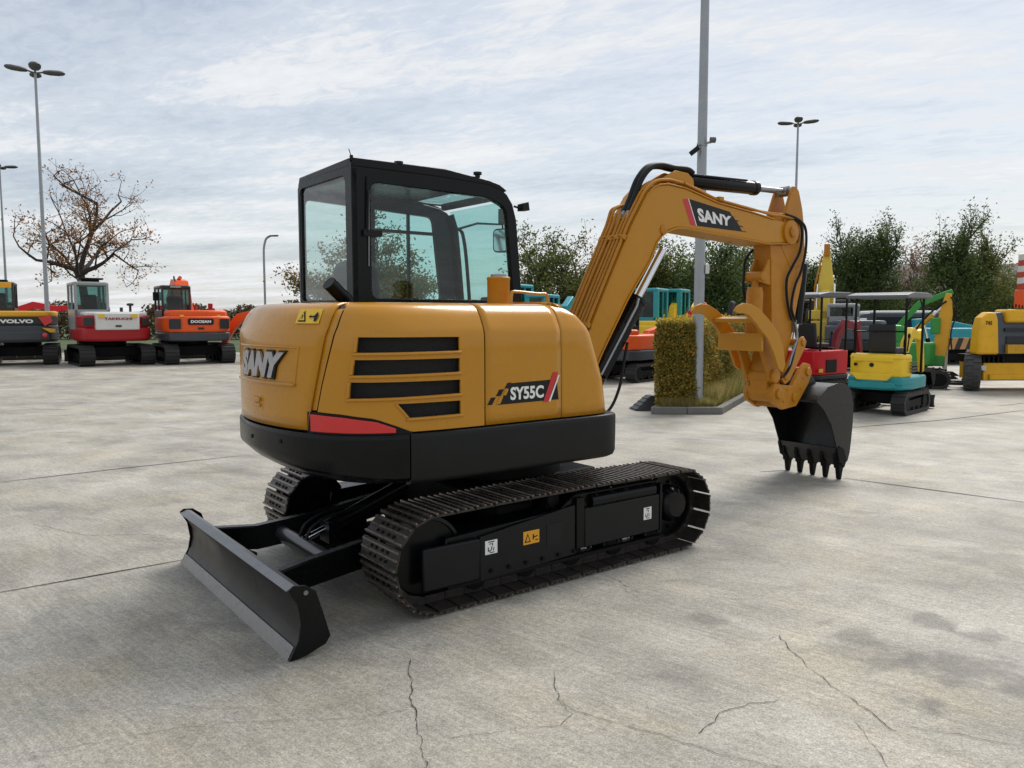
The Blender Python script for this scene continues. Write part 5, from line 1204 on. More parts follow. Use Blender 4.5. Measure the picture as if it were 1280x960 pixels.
r = thing('lamp_post', 'slim single lamp post with curved top left of the black cab', 'lamp post', at(333, 44), R(0), 'tall lamp posts over the yard')
b = MB(); b.tube(spline([(0, 0, 0), (0, 0, 3), (0, 0, 5.0), (.03, 0, 5.5), (.15, 0, 5.9), (.36, 0, 6.05)], 6), .06, 10); b.build('pole', GALV, r)
b = MB(); b.prism([(.30, 6.02), (.36, 6.10), (.80, 6.12), (.84, 6.08), (.78, 6.03)], -.09, .09); b.build('lamp_head', LAMPM, r, bevel=.02)
r = thing('lamp_post', 'thick galvanised pole with small camera bracket, standing at the near corner of the hedge', 'pole', (3.215, 13.62, 0), 0)
b = MB(); b.tube([(0, 0, 0), (0, 0, 5), (0, 0, 12)], .09, 24, rr=[.095, .078, .05]); b.build('pole', GALV, r)
b = MB(); b.lathe([(.09, 0), (.09, .05)], (0, 0, 4.52), 'z', 16); b.tube([(0, -.05, 4.56), (.12, -.12, 4.56)], .02, 8); b.tube([(0, -.05, 4.56), (-.10, -.10, 4.52)], .018, 8); b.build('bracket', STEEL, r)
b = MB(); b.lathe([(.035, -.05), (.05, -.045), (.05, .04), (.03, .05)], (.15, -.12, 4.60), 'x', 14); b.build('floodlight', LAMPM, r)
b = MB(); b.box((-.24, -.16, 4.38), (-.07, -.08, 4.46), rot=(0, R(-38), 0)); b.tube([(-.10, -.12, 4.52), (-.16, -.12, 4.43)], .012, 6); b.build('camera', RUB, r, bevel=.01)
b = MB(); b.box((.085, -.06, 2.38), (.155, .05, 2.54)); b.build('junction_box', RWHT, r, bevel=.01)
b = MB(); b.box((-.04, -.092, .6), (.04, -.084, .95)); b.build('access_door', GALV, r)

# ------------------------------------------------------------------ ground
def plane_struct(name, pts, z, m):
    o = MB().add([(x, y, z) for x, y in pts], [tuple(range(len(pts)))]).build(name, m, None, smooth=0, fix=False); return struct(o)
gm = bpy.data.materials.new('field_grass'); nt, N, L = nodes_of(gm); bs = N['Principled BSDF']; bs.inputs['Roughness'].default_value = .9
tc = N.new('ShaderNodeTexCoord'); n1 = N.new('ShaderNodeTexNoise'); n1.inputs['Scale'].default_value = .35; n1.inputs['Detail'].default_value = 10; L.new(tc.outputs['Object'], n1.inputs['Vector'])
rp = N.new('ShaderNodeValToRGB'); rp.color_ramp.elements[0].position = .3; rp.color_ramp.elements[0].color = (.03, .055, .012, 1); rp.color_ramp.elements[1].position = .7; rp.color_ramp.elements[1].color = (.07, .10, .03, 1)
L.new(n1.outputs['Fac'], rp.inputs['Fac']); L.new(rp.outputs['Color'], bs.inputs['Base Color'])
plane_struct('ground', [(-900, -200), (900, -200), (900, 1800), (-900, 1800)], -.03, gm)

cm_ = bpy.data.materials.new('worn_concrete'); nt, N, L = nodes_of(cm_); bs = N['Principled BSDF']; bs.inputs['Specular IOR Level'].default_value = .45
tc = N.new('ShaderNodeTexCoord')
def noise(sc, det=6, ro=.6, vec=None, dist=0):
    n = N.new('ShaderNodeTexNoise'); n.inputs['Scale'].default_value = sc; n.inputs['Detail'].default_value = det; n.inputs['Roughness'].default_value = ro; n.inputs['Distortion'].default_value = dist
    L.new(vec or tc.outputs['Object'], n.inputs['Vector']); return n.outputs['Fac']
def mapv(rz, sc):
    m0 = N.new('ShaderNodeMapping'); m0.inputs['Rotation'].default_value = (0, 0, rz); L.new(tc.outputs['Object'], m0.inputs['Vector'])
    m = N.new('ShaderNodeMapping'); m.inputs['Scale'].default_value = sc; L.new(m0.outputs['Vector'], m.inputs['Vector']); return m.outputs['Vector']
def ramp(f, p0, p1, c0, c1):
    r = N.new('ShaderNodeValToRGB'); r.color_ramp.elements[0].position = p0; r.color_ramp.elements[1].position = p1
    r.color_ramp.elements[0].color = (*c0, 1) if isinstance(c0, tuple) else (c0, c0, c0, 1); r.color_ramp.elements[1].color = (*c1, 1) if isinstance(c1, tuple) else (c1, c1, c1, 1)
    L.new(f, r.inputs['Fac']); return r.outputs['Color']
def mul(a, b, blend='MULTIPLY', fac=1.0):
    m = N.new('ShaderNodeMix'); m.data_type = 'RGBA'; m.blend_type = blend
    if isinstance(fac, float): m.inputs['Factor'].default_value = fac
    else: L.new(fac, m.inputs['Factor'])
    for s, v in (('A', a), ('B', b)):
        if isinstance(v, tuple): m.inputs[s].default_value = (*v, 1)
        else: L.new(v, m.inputs[s])
    return m.outputs['Result']
base = ramp(noise(1.1, 9, .62, dist=.3), .34, .66, (.262, .248, .214), (.45, .425, .37))
base = mul(base, ramp(noise(.28, 4, .5), .35, .65, .90, 1.10))
warm = ramp(noise(.9, 6, .62, dist=.5), .48, .72, 0.0, .62)
base = mul(base, (.44, .385, .265), 'MIX', warm)
# broom finish streaks across the slabs
VS = mapv(R(42), (2.2, 30, 1)); base = mul(base, ramp(noise(1.6, 9, .75, VS), .30, .70, .74, 1.22))
VS2 = mapv(R(42), (1.0, 3.0, 1)); base = mul(base, ramp(noise(1.3, 8, .7, VS2, .4), .3, .7, .84, 1.12))
VS3 = mapv(R(-38), (.8, 14, 1)); base = mul(base, ramp(noise(1.0, 6, .7, VS3), .3, .7, .93, 1.05))
# dark oily patches
vp = mapv(R(20), (1.0, 1.9, 1)); pf = ramp(noise(1.0, 6, .6, vp, .3), .57, .70, 0.0, .55); base = mul(base, (.125, .120, .110), 'MIX', pf)
vp2 = mapv(R(5), (1, 2.2, 1)); pf = ramp(noise(2.6, 5, .6, vp2, .2), .60, .74, 0.0, .45); base = mul(base, (.14, .135, .125), 'MIX', pf)
# individual stains where the yard is oil marked
wn = N.new('ShaderNodeTexNoise'); wn.inputs['Scale'].default_value = 5; wn.inputs['Detail'].default_value = 6; L.new(tc.outputs['Object'], wn.inputs['Vector'])
for sx_, sy_, r0, f0 in ((2.13, 3.53, .24, .62), (2.44, 3.97, .11, .55), (2.28, 4.21, .13, .55), (1.79, 3.99, .14, .38), (1.82, 3.25, .09, .6), (1.76, 3.66, .12, .4), (1.07, 4.19, .10, .5), (2.36, 3.42, .2, .5), (-1.94, 4.03, .25, .25), (3.3, 5.2, .3, .4), (4.6, 5.9, .35, .4)):
    d_ = N.new('ShaderNodeVectorMath'); d_.operation = 'DISTANCE'; L.new(tc.outputs['Object'], d_.inputs[0]); d_.inputs[1].default_value = (sx_, sy_, 0)
    q_ = N.new('ShaderNodeMath'); q_.operation = 'MULTIPLY_ADD'; L.new(wn.outputs['Fac'], q_.inputs[0]); q_.inputs[1].default_value = r0*4.2; L.new(d_.outputs['Value'], q_.inputs[2])
    base = mul(base, (.13, .125, .112), 'MIX', ramp(q_.outputs[0], r0*2.5, r0*3.3, min(.85, f0*1.25), 0.0))
# pale scuffs
vp3 = mapv(R(60), (.6, 7, 1)); pf = ramp(noise(2.2, 6, .7, vp3), .62, .78, 0.0, .5); base = mul(base, (.50, .49, .46), 'MIX', pf)
# fine aggregate
base = mul(base, ramp(noise(110, 3, .8), .38, .62, .70, 1.28)); base = mul(base, ramp(noise(34, 6, .8), .36, .64, .74, 1.24))
vo = N.new('ShaderNodeTexVoronoi'); vo.inputs['Scale'].default_value = 26; L.new(tc.outputs['Object'], vo.inputs['Vector']); base = mul(base, ramp(vo.outputs['Distance'], .035, .07, .55, 1.0), fac=.55)
L.new(base, bs.inputs['Base Color'])
rr_ = ramp(noise(1.0, 6, .6), .3, .7, .48, .75); L.new(rr_, bs.inputs['Roughness'])
bp = N.new('ShaderNodeBump'); bp.inputs['Strength'].default_value = .55; bp.inputs['Distance'].default_value = .006
ad = N.new('ShaderNodeMath'); ad.operation = 'ADD'; L.new(noise(90, 6, .75), ad.inputs[0]); L.new(noise(2.0, 8, .75, VS), ad.inputs[1]); L.new(ad.outputs[0], bp.inputs['Height']); L.new(bp.outputs['Normal'], bs.inputs['Normal'])
plane_struct('concrete_yard', [(-60, -30), (60, -30), (60, 44), (-2, 44), (-6, 36.5), (-60, 33.5)], 0.0, cm_)

# joints and cracks: narrow dark ribbons lying on the slabs
JM = mat('joint_filler', (.028, .027, .025), .9, var=.4, scale=30)
def ribbon(paths, name, m, z=.004):
    b = MB()
    for pts, w, wob in paths:
        P_ = []
        for a, c in zip(pts, pts[1:]):
            a, c = Vector(a), Vector(c); n = max(2, int((c-a).length/(.022 if wob else .5))); d = (c-a).normalized(); nn = Vector((-d.y, d.x))
            for i in range(n): P_.append(a+(c-a)*i/n+nn*random.gauss(0, wob)) if not wob else P_.append(a+(c-a)*i/n+nn*(random.gauss(0, wob*.45)+wob*1.6*math.sin(i*.55+a.x*9)*math.sin(i*.21)))
        P_.append(Vector(pts[-1])); n = len(P_); vs = []
        for i, p in enumerate(P_):
            d = (P_[min(i+1, n-1)]-P_[max(i-1, 0)]).normalized(); nn = Vector((-d.y, d.x)); ww = w*(random.uniform(.35, 1.25) if wob else 1)*(.5 if i in (0, n-1) else 1)
            vs += [(*(p+nn*ww/2), z), (*(p-nn*ww/2), z)]
        b.add(vs, [(2*i, 2*i+1, 2*i+3, 2*i+2) for i in range(n-1)])
    return struct(b.build(name, m, None, smooth=0))
def G(u, v, f=985., hz=395., h=1.66):
    a = math.atan((480-hz)/f); x = (u-640)/f; z = (480-v)/f; Y = math.cos(a)+z*math.sin(a); Zz = -math.sin(a)+z*math.cos(a); k = -h/Zz; return (x*k, Y*k)
JP = [[(-5.127, 7.776), (-4.274, 8.481), (-3.237, 9.27)], [(-3.082, 4.618), (-2.24, 5.258)], [(3.406, 7.971), (4.577, 6.927)], [(2.649, 8.304), (2.978, 8.392), (3.406, 7.971)], [(4.999, 11.623), (6.921, 12.528), (9.037, 13.817)], [(-6.05, 9.662), (-4.56, 8.527)]]
CP = [[(-0.496, 3.688), (-0.451, 3.399), (-0.399, 3.119), (-0.355, 2.965), (-0.316, 2.772)], [(0.195, 3.558), (0.198, 3.289), (0.269, 3.185), (0.441, 3.087), (0.629, 2.965), (0.803, 2.852), (1.017, 2.772)], [(0.198, 3.289), (0.254, 3.165), (0.195, 3.068), (0.0, 3.043), (-0.251, 2.965)], [(1.387, 3.975), (1.388, 3.779), (1.41, 3.575), (1.445, 3.384), (1.496, 3.219), (1.538, 3.025)], [(1.404, 3.099), (1.401, 2.936), (1.386, 2.772)], [(0.742, 3.006), (0.83, 3.099), (0.872, 3.171), (1.013, 3.253), (1.15, 3.281)], [(1.575, 3.068), (1.784, 3.006), (1.971, 2.902)], [(-1.878, 2.852), (-1.619, 2.936), (-1.41, 3.025), (-1.148, 3.099), (-0.726, 3.119), (-0.439, 3.198)], [(-3.845, 6.192), (-3.211, 5.847), (-2.746, 5.891)], [(0.615, 4.925), (0.768, 4.604)], [(1.316, 3.924), (1.387, 3.975)], [(0.487, 4.925), (0.625, 4.804), (0.755, 4.523)]]
ribbon([(JP[0], .020, .0), (JP[1], .016, .0), (JP[2], .020, .0), (JP[3][:2], .018, 0), (JP[4], .022, 0), ([(9, 14.5), (25, 24)], .02, 0)], 'slab_joint', JM)
W_ = [.007, .0045, .003, .0065, .0035, .0055, .004, .0025, .006, .005, .003, .003]
ribbon([(p, w*.65, .006) for p, w in zip(CP, W_)], 'ground_crack', JM)

# kerb, planting bed, hedge
KD = Vector((.429, .903)); K0 = Vector((2.37, 13.25)); K1 = Vector((3.563, 13.25)); K2 = K1+KD*14; K3 = K0+KD*14
conc = mat('kerb_concrete', (.17, .165, .15), .85, var=.25, scale=6, bump=.4, bscale=60, dirt=.5, dirtc=(.08, .08, .065))
b = MB()
def wallseg(b, p, q, w, z0, z1, n):
    d = (q-p).normalized(); nn = Vector((-d.y, d.x))*w; L_ = (q-p).length
    for i in range(n):
        a = p+d*(L_*i/n+.004); c = p+d*(L_*(i+1)/n-.004); b.prism([tuple(a), tuple(c), tuple(c+nn), tuple(a+nn)], z0, z1, 'z')
wallseg(b, K0, K1, .12, 0, .12, 2); wallseg(b, K1+Vector((0, .0)), K2, .12, 0, .118, 14); wallseg(b, K3, K0+Vector((0, .12)), .12, 0, .119, 14)
struct(b.build('kerb', conc, None, bevel=.012))
soil = mat('bed_soil', (.06, .045, .03), .95, var=.4, scale=8, bump=.6, bscale=30)
plane_struct('planting_bed', [tuple(K0+Vector((.1, .1))), tuple(K1+Vector((-.1, .1))), tuple(K2+Vector((-.1, 0))), tuple(K3)], .07, soil)
HED = leaf_mat('hedge_leaves', [(.045, .062, .012), (.10, .11, .02), (.17, .15, .028), (.26, .15, .03), (.34, .25, .05)], .6, .2)
HEDT = leaf_mat('hedge_top_leaves', [(.13, .10, .02), (.30, .22, .03), (.45, .33, .04)], .6, .3)
def leaves(b, pts, size, flat=None, rnd=random):
    for p in pts:
        s = size*rnd.uniform(.6, 1.25); u = Vector((rnd.gauss(0, 1), rnd.gauss(0, 1), rnd.gauss(0, .8))).normalized(); w = u.cross(Vector((rnd.gauss(0, 1), rnd.gauss(0, 1), rnd.gauss(0, 1)))).normalized()
        p = Vector(p); o = len(b.v)
        b.v += [tuple(p-u*s), tuple(p-w*s*.5), tuple(p+u*s), tuple(p+w*s*.5)]; b.f.append((o, o+1, o+2, o+3)); b.mi.append(b.cur)
hrnd = random.Random(3)
H0 = Vector((2.46, 13.55)); hw = .72; hl = 6.2; hh = 1.56
hd2 = thing('clipped_hedge', 'clipped beech hedge turning brown and gold, square cut, behind the thick pole', 'hedge')
b = MB(); pts = []
hx = Vector((1, 0)); 
for i in range(36000):
    f = hrnd.random(); 
    if f < .34: a, t, z, off = hrnd.random()*hw, hrnd.uniform(-.04, .10), hrnd.uniform(.08, hh), 0     # front
    elif f < .80: a, t, z = hw-hrnd.uniform(-.04, .12), hrnd.random()**1.4*hl, hrnd.uniform(.08, hh)
    elif f < .93: a, t, z = hrnd.random()*hw, hrnd.random()*hl, hh-abs(hrnd.gauss(0, .05))+.02
    else: a, t, z = hrnd.uniform(-.05, .1), hrnd.random()*hl, hrnd.uniform(.08, hh)
    n = .012*math.sin(z*9+a*7+t*5)+.012*math.sin(t*3.1+z*4)
    if hrnd.random() < .05: n += hrnd.gauss(0, .045)
    pts.append((H0.x+a+KD.x*t+n, H0.y+KD.y*t-n*.5, z+n*.3))
leaves(b, [p for p in pts if p[2] < hh-.07 or hrnd.random() < .5], .029, rnd=hrnd); b.build('foliage', HED, hd2, smooth=0, fix=False)
b = MB(); tp = [(H0.x+hrnd.uniform(-.03, hw+.03)+KD.x*t, H0.y+KD.y*t, hh+hrnd.uniform(-.10, .05)+abs(hrnd.gauss(0, .035))) for t in [hrnd.random()*hl for _ in range(3600)]]
leaves(b, tp, .034, rnd=hrnd); b.build('top_shoots', HEDT, hd2, smooth=0, fix=False)
b = MB(); q0, q1 = H0+Vector((.12, .12)), H0+Vector((hw-.12, .12)); b.prism([tuple(q0), tuple(q1), tuple(q1+KD*(hl-.2)), tuple(q0+KD*(hl-.2))], .05, hh-.12, 'z'); b.build('twig_core', mat('twigs', (.045, .035, .02), .95, var=.5, scale=30, bump=1, bscale=40), hd2, smooth=0)
GRL = leaf_mat('bed_grass_blades', [(.06, .09, .015), (.12, .13, .03), (.24, .19, .07), (.34, .26, .12)], .7, .3)
b = MB(); gr = random.Random(5)
for i in range(24000):
    t = gr.random()**1.3*10; a = gr.uniform(.0, .62)+max(0, (t-hl)*.06); x = K1.x-.14-a+KD.x*t; y = K1.y+.12+KD.y*t
    if t < .5: x = gr.uniform(2.55, 3.45); y = 13.40+gr.random()*.15
    h = gr.uniform(.10, .42)*(1 if t < 3 else 1.3)*(.55 if t < .5 else 1); dx, dy = gr.gauss(0, .07), gr.gauss(0, .07); w = .006
    o = len(b.v); b.v += [(x-w, y, .07), (x+w, y, .07), (x+dx, y+dy, .07+h)]; b.f.append((o, o+1, o+2)); b.mi.append(0)
tag(b.build('grass', GRL, None, smooth=0, fix=False), 'rough yellowing grass between the hedge and the kerb', 'grass', kind='stuff')
# black rubber wheel wedge left of the hedge
wd_ = thing('wheel_wedge', 'black rubber wheel wedge lying on the concrete at the left foot of the hedge', 'wedge', (2.36, 13.9, 0), R(10))
b = MB(); b.add([(-.24, -.16, 0), (.20, -.16, 0), (.20, .20, 0), (-.24, .20, 0), (.06, -.10, .26), (.17, -.10, .26), (.17, .14, .26), (.06, .14, .26)], [(0, 3, 2, 1), (4, 5, 6, 7), (0, 1, 5, 4), (1, 2, 6, 5), (2, 3, 7, 6), (3, 0, 4, 7)]); b.build('wedge_block', mat('wedge_rubber', (.05, .05, .052), .5, var=.4, scale=18), wd_, bevel=.01)
b = MB()
for k in range(4): b.box((-.22+k*.07, -.155+k*.014, .02+k*.06), (-.20+k*.07, .19-k*.014, .035+k*.06))
b.build('grip_ridges', RUB, wd_)
# ------------------------------------------------------------------ trees
OAKB = leaf_mat('autumn_oak_leaves', [(.10, .035, .012), (.22, .085, .022), (.28, .13, .035), (.20, .12, .03)], .6, .25)
OAKG = leaf_mat('turning_oak_leaves', [(.045, .055, .012), (.09, .085, .018), (.16, .10, .025), (.20, .10, .03)], .6, .25)
DKG = leaf_mat('dark_green_leaves', [(.022, .040, .014), (.040, .068, .020), (.070, .105, .028), (.13, .15, .045)], .6, .25)
MDG = leaf_mat('mid_green_leaves', [(.034, .056, .015), (.068, .098, .025), (.11, .135, .036), (.19, .15, .045)], .6, .25)
PKB = leaf_mat('pale_brown_leaves', [(.10, .07, .05), (.19, .13, .09), (.26, .17, .11)], .6, .25)
LTG = leaf_mat('light_green_leaves', [(.035, .055, .014), (.075, .095, .022), (.13, .14, .035)], .6, .3)
BARK = mat('oak_bark', (.050, .038, .030), .9, var=.4, scale=10, bump=.6, bscale=30)
def tree(label, loc, H, trunk, spread, m, nleaf, lsize, seed, levels=4, crown0=.25, droop=0.0, group='trees beyond the yard', kids=(3, 4), lean=(0, 0), clump=.45, split=.75, fill=0, fillbox=None, up=.35, bl=.26):
    rn = random.Random(seed); r = thing('tree', label, 'tree', loc, rn.uniform(0, 6), group) if False else thing('tree', label, 'tree', loc, 0, group)
    tb = MB(); tips = []
    def grow(p, d, ln, rad, lev):
        n = 5 if lev < 2 else 3; path = [p]; q = p.copy(); dd = d.copy()
        for i in range(n):
            dd = (dd+Vector((rn.gauss(0, .20), rn.gauss(0, .20), rn.gauss(0, .12)+(.05-droop*(lev > 0)))) ).normalized(); q = q+dd*ln/n; path.append(q.copy())
        tb.tube(path, rad, 7 if lev < 2 else 4, cap=False, rr=[rad*(1-.55*i/n) for i in range(n+1)])
        if lev >= levels-2:
            for i in range(1, n+1): tips.append((path[i], .7 if lev == levels-2 else 1.0))
        if lev < levels:
            k = rn.randint(*kids)
            for j in range(k):
                t = rn.uniform(.35, 1.0) if j else 1.0; bp_ = path[min(n, int(t*n))]
                ax = Vector((rn.gauss(0, 1), rn.gauss(0, 1), rn.gauss(0, .5)+up*.4)).normalized()
                nd = (dd*(1-split*.5)+ax*split).normalized()
                grow(bp_, nd, ln*rn.uniform(.58, .8), rad*rn.uniform(.42, .6), lev+1)
    th = H*crown0; p0 = Vector((0, 0, -.1)); pt = [p0, Vector((lean[0]*.3, lean[1]*.3, th*.5)), Vector((lean[0], lean[1], th))]
    tb.tube(spline(pt, 4), trunk, 9, cap=False, rr=[trunk*(1.25-.35*i/8) for i in range(9)])
    for j in range(5):
        a = 2*math.pi*j/5+rn.uniform(-.4, .4); grow(Vector((lean[0], lean[1], th*rn.uniform(.8, 1.0))), Vector((math.cos(a)*spread, math.sin(a)*spread, rn.uniform(.35, 1.0))), H*bl, trunk*.55, 1)
    grow(Vector((lean[0], lean[1], th)), Vector((.05, 0, 1)), H*(bl+.07), trunk*.7, 1)
    zmax = max(t[0].z for t in tips); sc = H/zmax
    tb.v = [(x, y, z*sc) for x, y, z in tb.v]; tb.build('trunk', BARK, r, smooth=60, fix=False)
    lb = MB(); P_ = []
    for i in range(nleaf):
        t, w = rn.choice(tips); g_ = clump*rn.uniform(.2, 1)
        P_.append((t.x+rn.gauss(0, g_), t.y+rn.gauss(0, g_), t.z*sc+rn.gauss(0, g_*.7)))
    if fill:
        for i in range(fill):
            cx_, cz_, rx, rz_ = rn.choice(fillbox); a = rn.uniform(0, 6.283); e = math.acos(rn.uniform(-1, 1)); k_ = rn.uniform(.55, 1.0)*(1+.12*math.sin(a*5+cx_)+.12*math.sin(e*7+a*3))
            P_.append((cx_+rx*k_*math.sin(e)*math.cos(a), rx*k_*math.sin(e)*math.sin(a), cz_+rz_*k_*math.cos(e)))
    leaves(lb, P_, lsize, rnd=rn); lb.build('crown', m, r, smooth=0, fix=False)
    return r
tree('sparse autumn oak with bare dark limbs and rust brown leaves behind the left machines', at(112, 42), 9.9, .20, 1.5, OAKB, 3800, .075, 12, bl=.21, levels=5, crown0=.30, droop=.02, clump=.30, kids=(2, 4), split=.85, lean=(-.3, 0))
tree('leafy green and russet oak seen through the windows of the black cab', at(468, 37), 7.0, .24, 1.5, OAKG, 24000, .080, 5, levels=4, crown0=.26, clump=.42, bl=.29)
tree('light green loose tree right beside the black cab', at(684, 45), 6.9, .17, .9, LTG, 8000, .095, 8, levels=4, crown0=.2, clump=.42, fill=2500, fillbox=[(0, 3.6, 1.4, 2.0), (.2, 2.2, 1.5, 1.3)])
tree('tree with thin coppery top left of the yellow boom', at(742, 46), 7.2, .2, .9, OAKG, 6500, .09, 21, levels=4, crown0=.3, clump=.40)
# dense mass behind the boom
for (u, Y, H, sd, lab, m, fb_) in (
    (765, 43, 4.9, 31, 'dense dark tree behind the foot of the yellow boom', DKG, [(0, 2.6, 1.9, 2.2), (-.8, 1.6, 1.6, 1.5)]),
    (826, 44, 5.9, 32, 'mid green bushy tree framed under the knee of the boom, left of the pole', MDG, [(0, 3.4, 2.0, 2.5), (.8, 2.2, 2.0, 2.0)]),
    (885, 42, 6.0, 33, 'dense dark green tree directly right of the thick pole under the boom', DKG, [(0, 3.2, 2.1, 2.6), (-.5, 2.0, 2.0, 1.9)]),
    (938, 45, 6.2, 34, 'dark tree with brown patches left of the yellow arm', MDG, [(0, 3.4, 2.0, 2.6), (.6, 2.0, 1.8, 1.9)]),
    (1000, 46, 5.0, 35, 'dark bushy tree directly behind the yellow arm', DKG, [(0, 2.8, 1.8, 2.1)])):
    tree(lab, at(u, Y), H, .2, .9, m, 7000, .085, sd, levels=4, crown0=.2, clump=.45, bl=.2, fill=13000, fillbox=fb_)
for (u, Y, H, sd, lab, m, fb_) in (
    (1062, 43, 7.2, 41, 'dark green tree with pointed top just right of the yellow arm', DKG, [(0, 3.6, 1.15, 2.6), (.2, 2.2, 1.5, 1.9)]),
    (1094, 42, 7.4, 42, 'tall dark green tree with ragged point above the canopy roof', DKG, [(.1, 3.6, 1.2, 2.8), (-.2, 2.4, 1.6, 2.0)]),
    (1190, 39, 7.0, 43, 'broad green tree with upright twigs behind the striped beam', DKG, [(0, 3.0, 1.5, 2.4), (-.7, 2.6, 1.5, 1.9)]),
    (1218, 40, 7.1, 44, 'broad green tree with loose right side above the wheeled crane', MDG, [(.2, 3.0, 1.6, 2.3), (.9, 2.0, 1.5, 1.5)])):
    tree(lab, at(u, Y), H, .16, .6, m, 6500, .070, sd, levels=4, crown0=.25, clump=.28, fill=8500, fillbox=fb_, up=2.0, split=.6, bl=.15)
tree('thin pinkish brown tree between the two groups of dark trees', at(1133, 50), 6.9, .15, .7, PKB, 3800, .09, 46, levels=4, crown0=.3, clump=.35)
tree('low tree with rusty leaves at the right end of the tree line', at(1262, 42), 4.4, .14, .9, OAKG, 5000, .09, 47, levels=4, crown0=.2, clump=.4, fill=3000, fillbox=[(0, 2.2, 1.3, 1.5)])
# far scrub line on the left and under the trees
SCR = leaf_mat('scrub_leaves', [(.04, .035, .02), (.08, .06, .03), (.13, .095, .05)], .8, .2)
b = MB(); sr = random.Random(9); P_ = []
for i in range(26000):
    x = sr.uniform(-52, 0); h = 2.0+.5*math.sin(x*.7)+.35*math.sin(x*1.9+1)+(1.0 if -20.5 < x < -17.5 else 0)*.6; P_.append((x, 58+sr.gauss(0, .6), sr.random()**.8*h))
leaves(b, P_, .16, rnd=sr); tag(b.build('scrub', SCR, None, smooth=0, fix=False), 'low brown scrub and hedgerow along the horizon behind the left machines', 'scrub', kind='stuff')
b = MB(); P_ = []
for i in range(26000):
    x = sr.uniform(1, 34); h = 2.3+.5*math.sin(x*.9)+.35*math.sin(x*2.3+1); P_.append((x, 46.5+sr.gauss(0, .5), sr.random()**.8*h))
leaves(b, P_, .13, rnd=sr); tag(b.build('undergrowth', DKG, None, smooth=0, fix=False), 'dark shrubs and undergrowth at the foot of the trees on the right', 'shrubs', kind='stuff')
b = MB(); P_ = []
for i in range(9000):
    x = sr.uniform(-900, 900); P_.append((x, 520+sr.gauss(0, 6), sr.random()*6.5*(.6+.4*math.sin(x*.03)+.15*math.sin(x*.11))))
leaves(b, P_, 2.6, rnd=sr); tag(b.build('woodland', SCR, None, smooth=0, fix=False), 'distant strip of woodland on the horizon', 'woodland', kind='stuff')

# ------------------------------------------------------------------ building behind the trees
bd0 = thing('barn', 'long low building with dark grey pitched roof behind the right-hand trees', 'building', at(1220, 62), R(-4))
wallm = mat('barn_wall', (.22, .20, .18), .85, var=.15, scale=2); roofm_ = mat('barn_roof', (.075, .075, .08), .75, var=.2, scale=3, bump=.4, bscale=8)
b = MB(); b.box((-8, 0, 0), (16, 9, 3.0)); b.prism([(0, 3.0), (9, 3.0), (4.5, 5.7)], -7.99, -7.8, 'x'); b.build('wall', wallm, bd0)
b = MB(); b.prism([(-.5, 2.85), (4.5, 5.85), (4.5, 6.0), (-.6, 3.0)], -8.4, 16.4, 'x'); b.prism([(9.5, 2.85), (9.6, 3.0), (4.5, 6.0), (4.5, 5.85)], -8.4, 16.4, 'x'); b.build('roof', roofm_, bd0, smooth=0)
for i in range(5):
    b = MB(); b.box((-6+i*4, -.04, 1.0), (-4.6+i*4, .0, 2.1)); b.build('window', DBLK, bd0)

# ------------------------------------------------------------------ sky, sun, camera
wd = bpy.data.worlds.new('World'); scene.world = wd; wd.use_nodes = True
nt = wd.node_tree; N = nt.nodes; L = nt.links; bgn = N['Background']
SUN_EL, SUN_AZ = 48.0, 35.0   # compass-like, clockwise from +Y
sky = N.new('ShaderNodeTexSky'); sky.sky_type = 'NISHITA'; sky.sun_disc = False; sky.sun_elevation = R(SUN_EL); sky.sun_rotation = R(SUN_AZ); sky.air_density = 1.2; sky.dust_density = 1.0; sky.ozone_density = 1.5
tc = N.new('ShaderNodeTexCoord'); sx = N.new('ShaderNodeSeparateXYZ'); L.new(tc.outputs['Generated'], sx.inputs[0])
def M(op, a, b=None, c=None, clamp=False):
    n = N.new('ShaderNodeMath'); n.operation = op; n.use_clamp = clamp
    for i, v in enumerate((a, b, c)):
        if v is None: continue
        if isinstance(v, (int, float)): n.inputs[i].default_value = v
        else: L.new(v, n.inputs[i])
    return n.outputs[0]
zc = M('MAXIMUM', M('ADD', sx.outputs[2], .06), .03)
cb = N.new('ShaderNodeCombineXYZ'); L.new(M('DIVIDE', sx.outputs[0], zc), cb.inputs[0]); L.new(M('DIVIDE', sx.outputs[1], zc), cb.inputs[1])
def SN(sc, det, ro, rz=0, sxy=(1, 1), dist=0, off=(0, 0)):
    m0 = N.new('ShaderNodeMapping'); m0.inputs['Rotation'].default_value = (0, 0, R(rz)); m0.inputs['Location'].default_value = (off[0], off[1], 0); L.new(cb.outputs[0], m0.inputs['Vector'])
    m = N.new('ShaderNodeMapping'); m.inputs['Scale'].default_value = (sxy[0], sxy[1], 1); L.new(m0.outputs[0], m.inputs['Vector'])
    n = N.new('ShaderNodeTexNoise'); n.inputs['Scale'].default_value = sc; n.inputs['Detail'].default_value = det; n.inputs['Roughness'].default_value = ro; n.inputs['Distortion'].default_value = dist
    L.new(m.outputs[0], n.inputs['Vector']); return n.outputs['Fac']
def RP(f, stops):
    r = N.new('ShaderNodeValToRGB'); cr = r.color_ramp
    cr.elements[0].position = stops[0][0]; cr.elements[0].color = (*stops[0][1], 1); cr.elements[1].position = stops[-1][0]; cr.elements[1].color = (*stops[-1][1], 1)
    for p, c in stops[1:-1]: cr.elements.new(p).color = (*c, 1)
    L.new(f, r.inputs['Fac']); return r.outputs['Color']
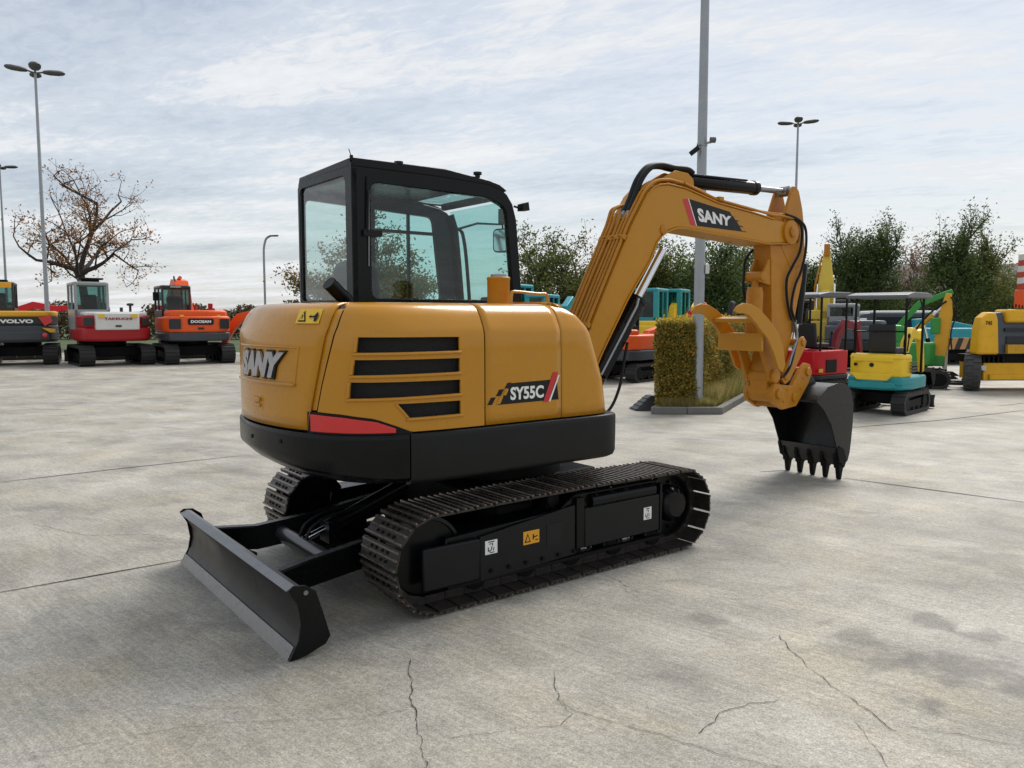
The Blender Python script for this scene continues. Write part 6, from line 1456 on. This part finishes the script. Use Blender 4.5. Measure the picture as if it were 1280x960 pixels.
def MX(a, b, f, blend='MIX'):
    m = N.new('ShaderNodeMix'); m.data_type = 'RGBA'; m.blend_type = blend
    for s, v in (('A', a), ('B', b), ('Factor', f)):
        if isinstance(v, tuple): m.inputs[s].default_value = (*v, 1)
        elif isinstance(v, float): m.inputs[s].default_value = v
        else: L.new(v, m.inputs[s])
    return m.outputs['Result']
big = SN(.55, 7, .55, 15, (1, 1.9), .3, (3.1, 1.7)); band = SN(.50, 6, .55, 8, (.6, 2.8), .2, (1.0, 4.0)); rip = SN(7.0, 5, .7, 35, (1, 1.9), .6)
cl = M('ADD', M('MULTIPLY', big, .62), M('MULTIPLY', band, .38)); cl2 = M('ADD', cl, M('MULTIPLY', M('SUBTRACT', rip, .5), .28))
shade = RP(cl2, [(.34, (.50, .55, .64)), (.44, (.66, .70, .765)), (.55, (.81, .835, .87)), (.68, (.93, .94, .955))])
cover = M('MULTIPLY_ADD', cl2, 5.0, -1.75, clamp=True)
lowf = M('SUBTRACT', 1.0, M('MULTIPLY', sx.outputs[2], 2.6), clamp=True)
skyc = MX(sky.outputs['Color'], (.10, .10, .10), .0)
# clouds are laid over the Nishita sky in its own brightness units
mulc = N.new('ShaderNodeVectorMath'); mulc.operation = 'SCALE'; L.new(shade, mulc.inputs[0]); mulc.inputs['Scale'].default_value = 9.3
skm = N.new('ShaderNodeVectorMath'); skm.operation = 'MULTIPLY'; L.new(sky.outputs['Color'], skm.inputs[0]); skm.inputs[1].default_value = (1.25, 1.2, 1.15)
amt = M('MAXIMUM', M('MULTIPLY', cover, .97), .74)
full = MX(skm.outputs[0], mulc.outputs[0], amt)
L.new(full, bgn.inputs['Color']); bgn.inputs['Strength'].default_value = .093
sun = bpy.data.lights.new('sun', 'SUN'); sun.energy = 2.7; sun.angle = R(30); sun.color = (1, .95, .88); so = bpy.data.objects.new('sun', sun); col.objects.link(so)
az = R(SUN_AZ); el = R(SUN_EL); dirv = Vector((math.sin(az)*math.cos(el), math.cos(az)*math.cos(el), math.sin(el)))
so.rotation_euler = dirv.to_track_quat('Z', 'Y').to_euler(); so.location = (0, 0, 30)

cam = bpy.data.cameras.new('camera'); co = bpy.data.objects.new('camera', cam); col.objects.link(co); scene.camera = co
cam.sensor_width = 36; cam.lens = 985/1280*36; cam.clip_end = 5000; cam.clip_start = .05
co.location = (0, 0, 1.66); co.rotation_euler = (math.pi/2-math.atan(85/985), 0, 0)
scene.view_settings.view_transform = 'Standard'; scene.view_settings.look = 'None'; scene.view_settings.gamma = 1; scene.view_settings.exposure = 0.22
scene.view_settings.use_curve_mapping = False
scene.cycles.use_denoising = True; scene.cycles.max_bounces = 8; scene.cycles.transparent_max_bounces = 16; scene.cycles.use_adaptive_sampling = True; scene.cycles.adaptive_threshold = .015
scene.cycles.caustics_reflective = False; scene.cycles.caustics_refractive = False; scene.cycles.sample_clamp_indirect = 4
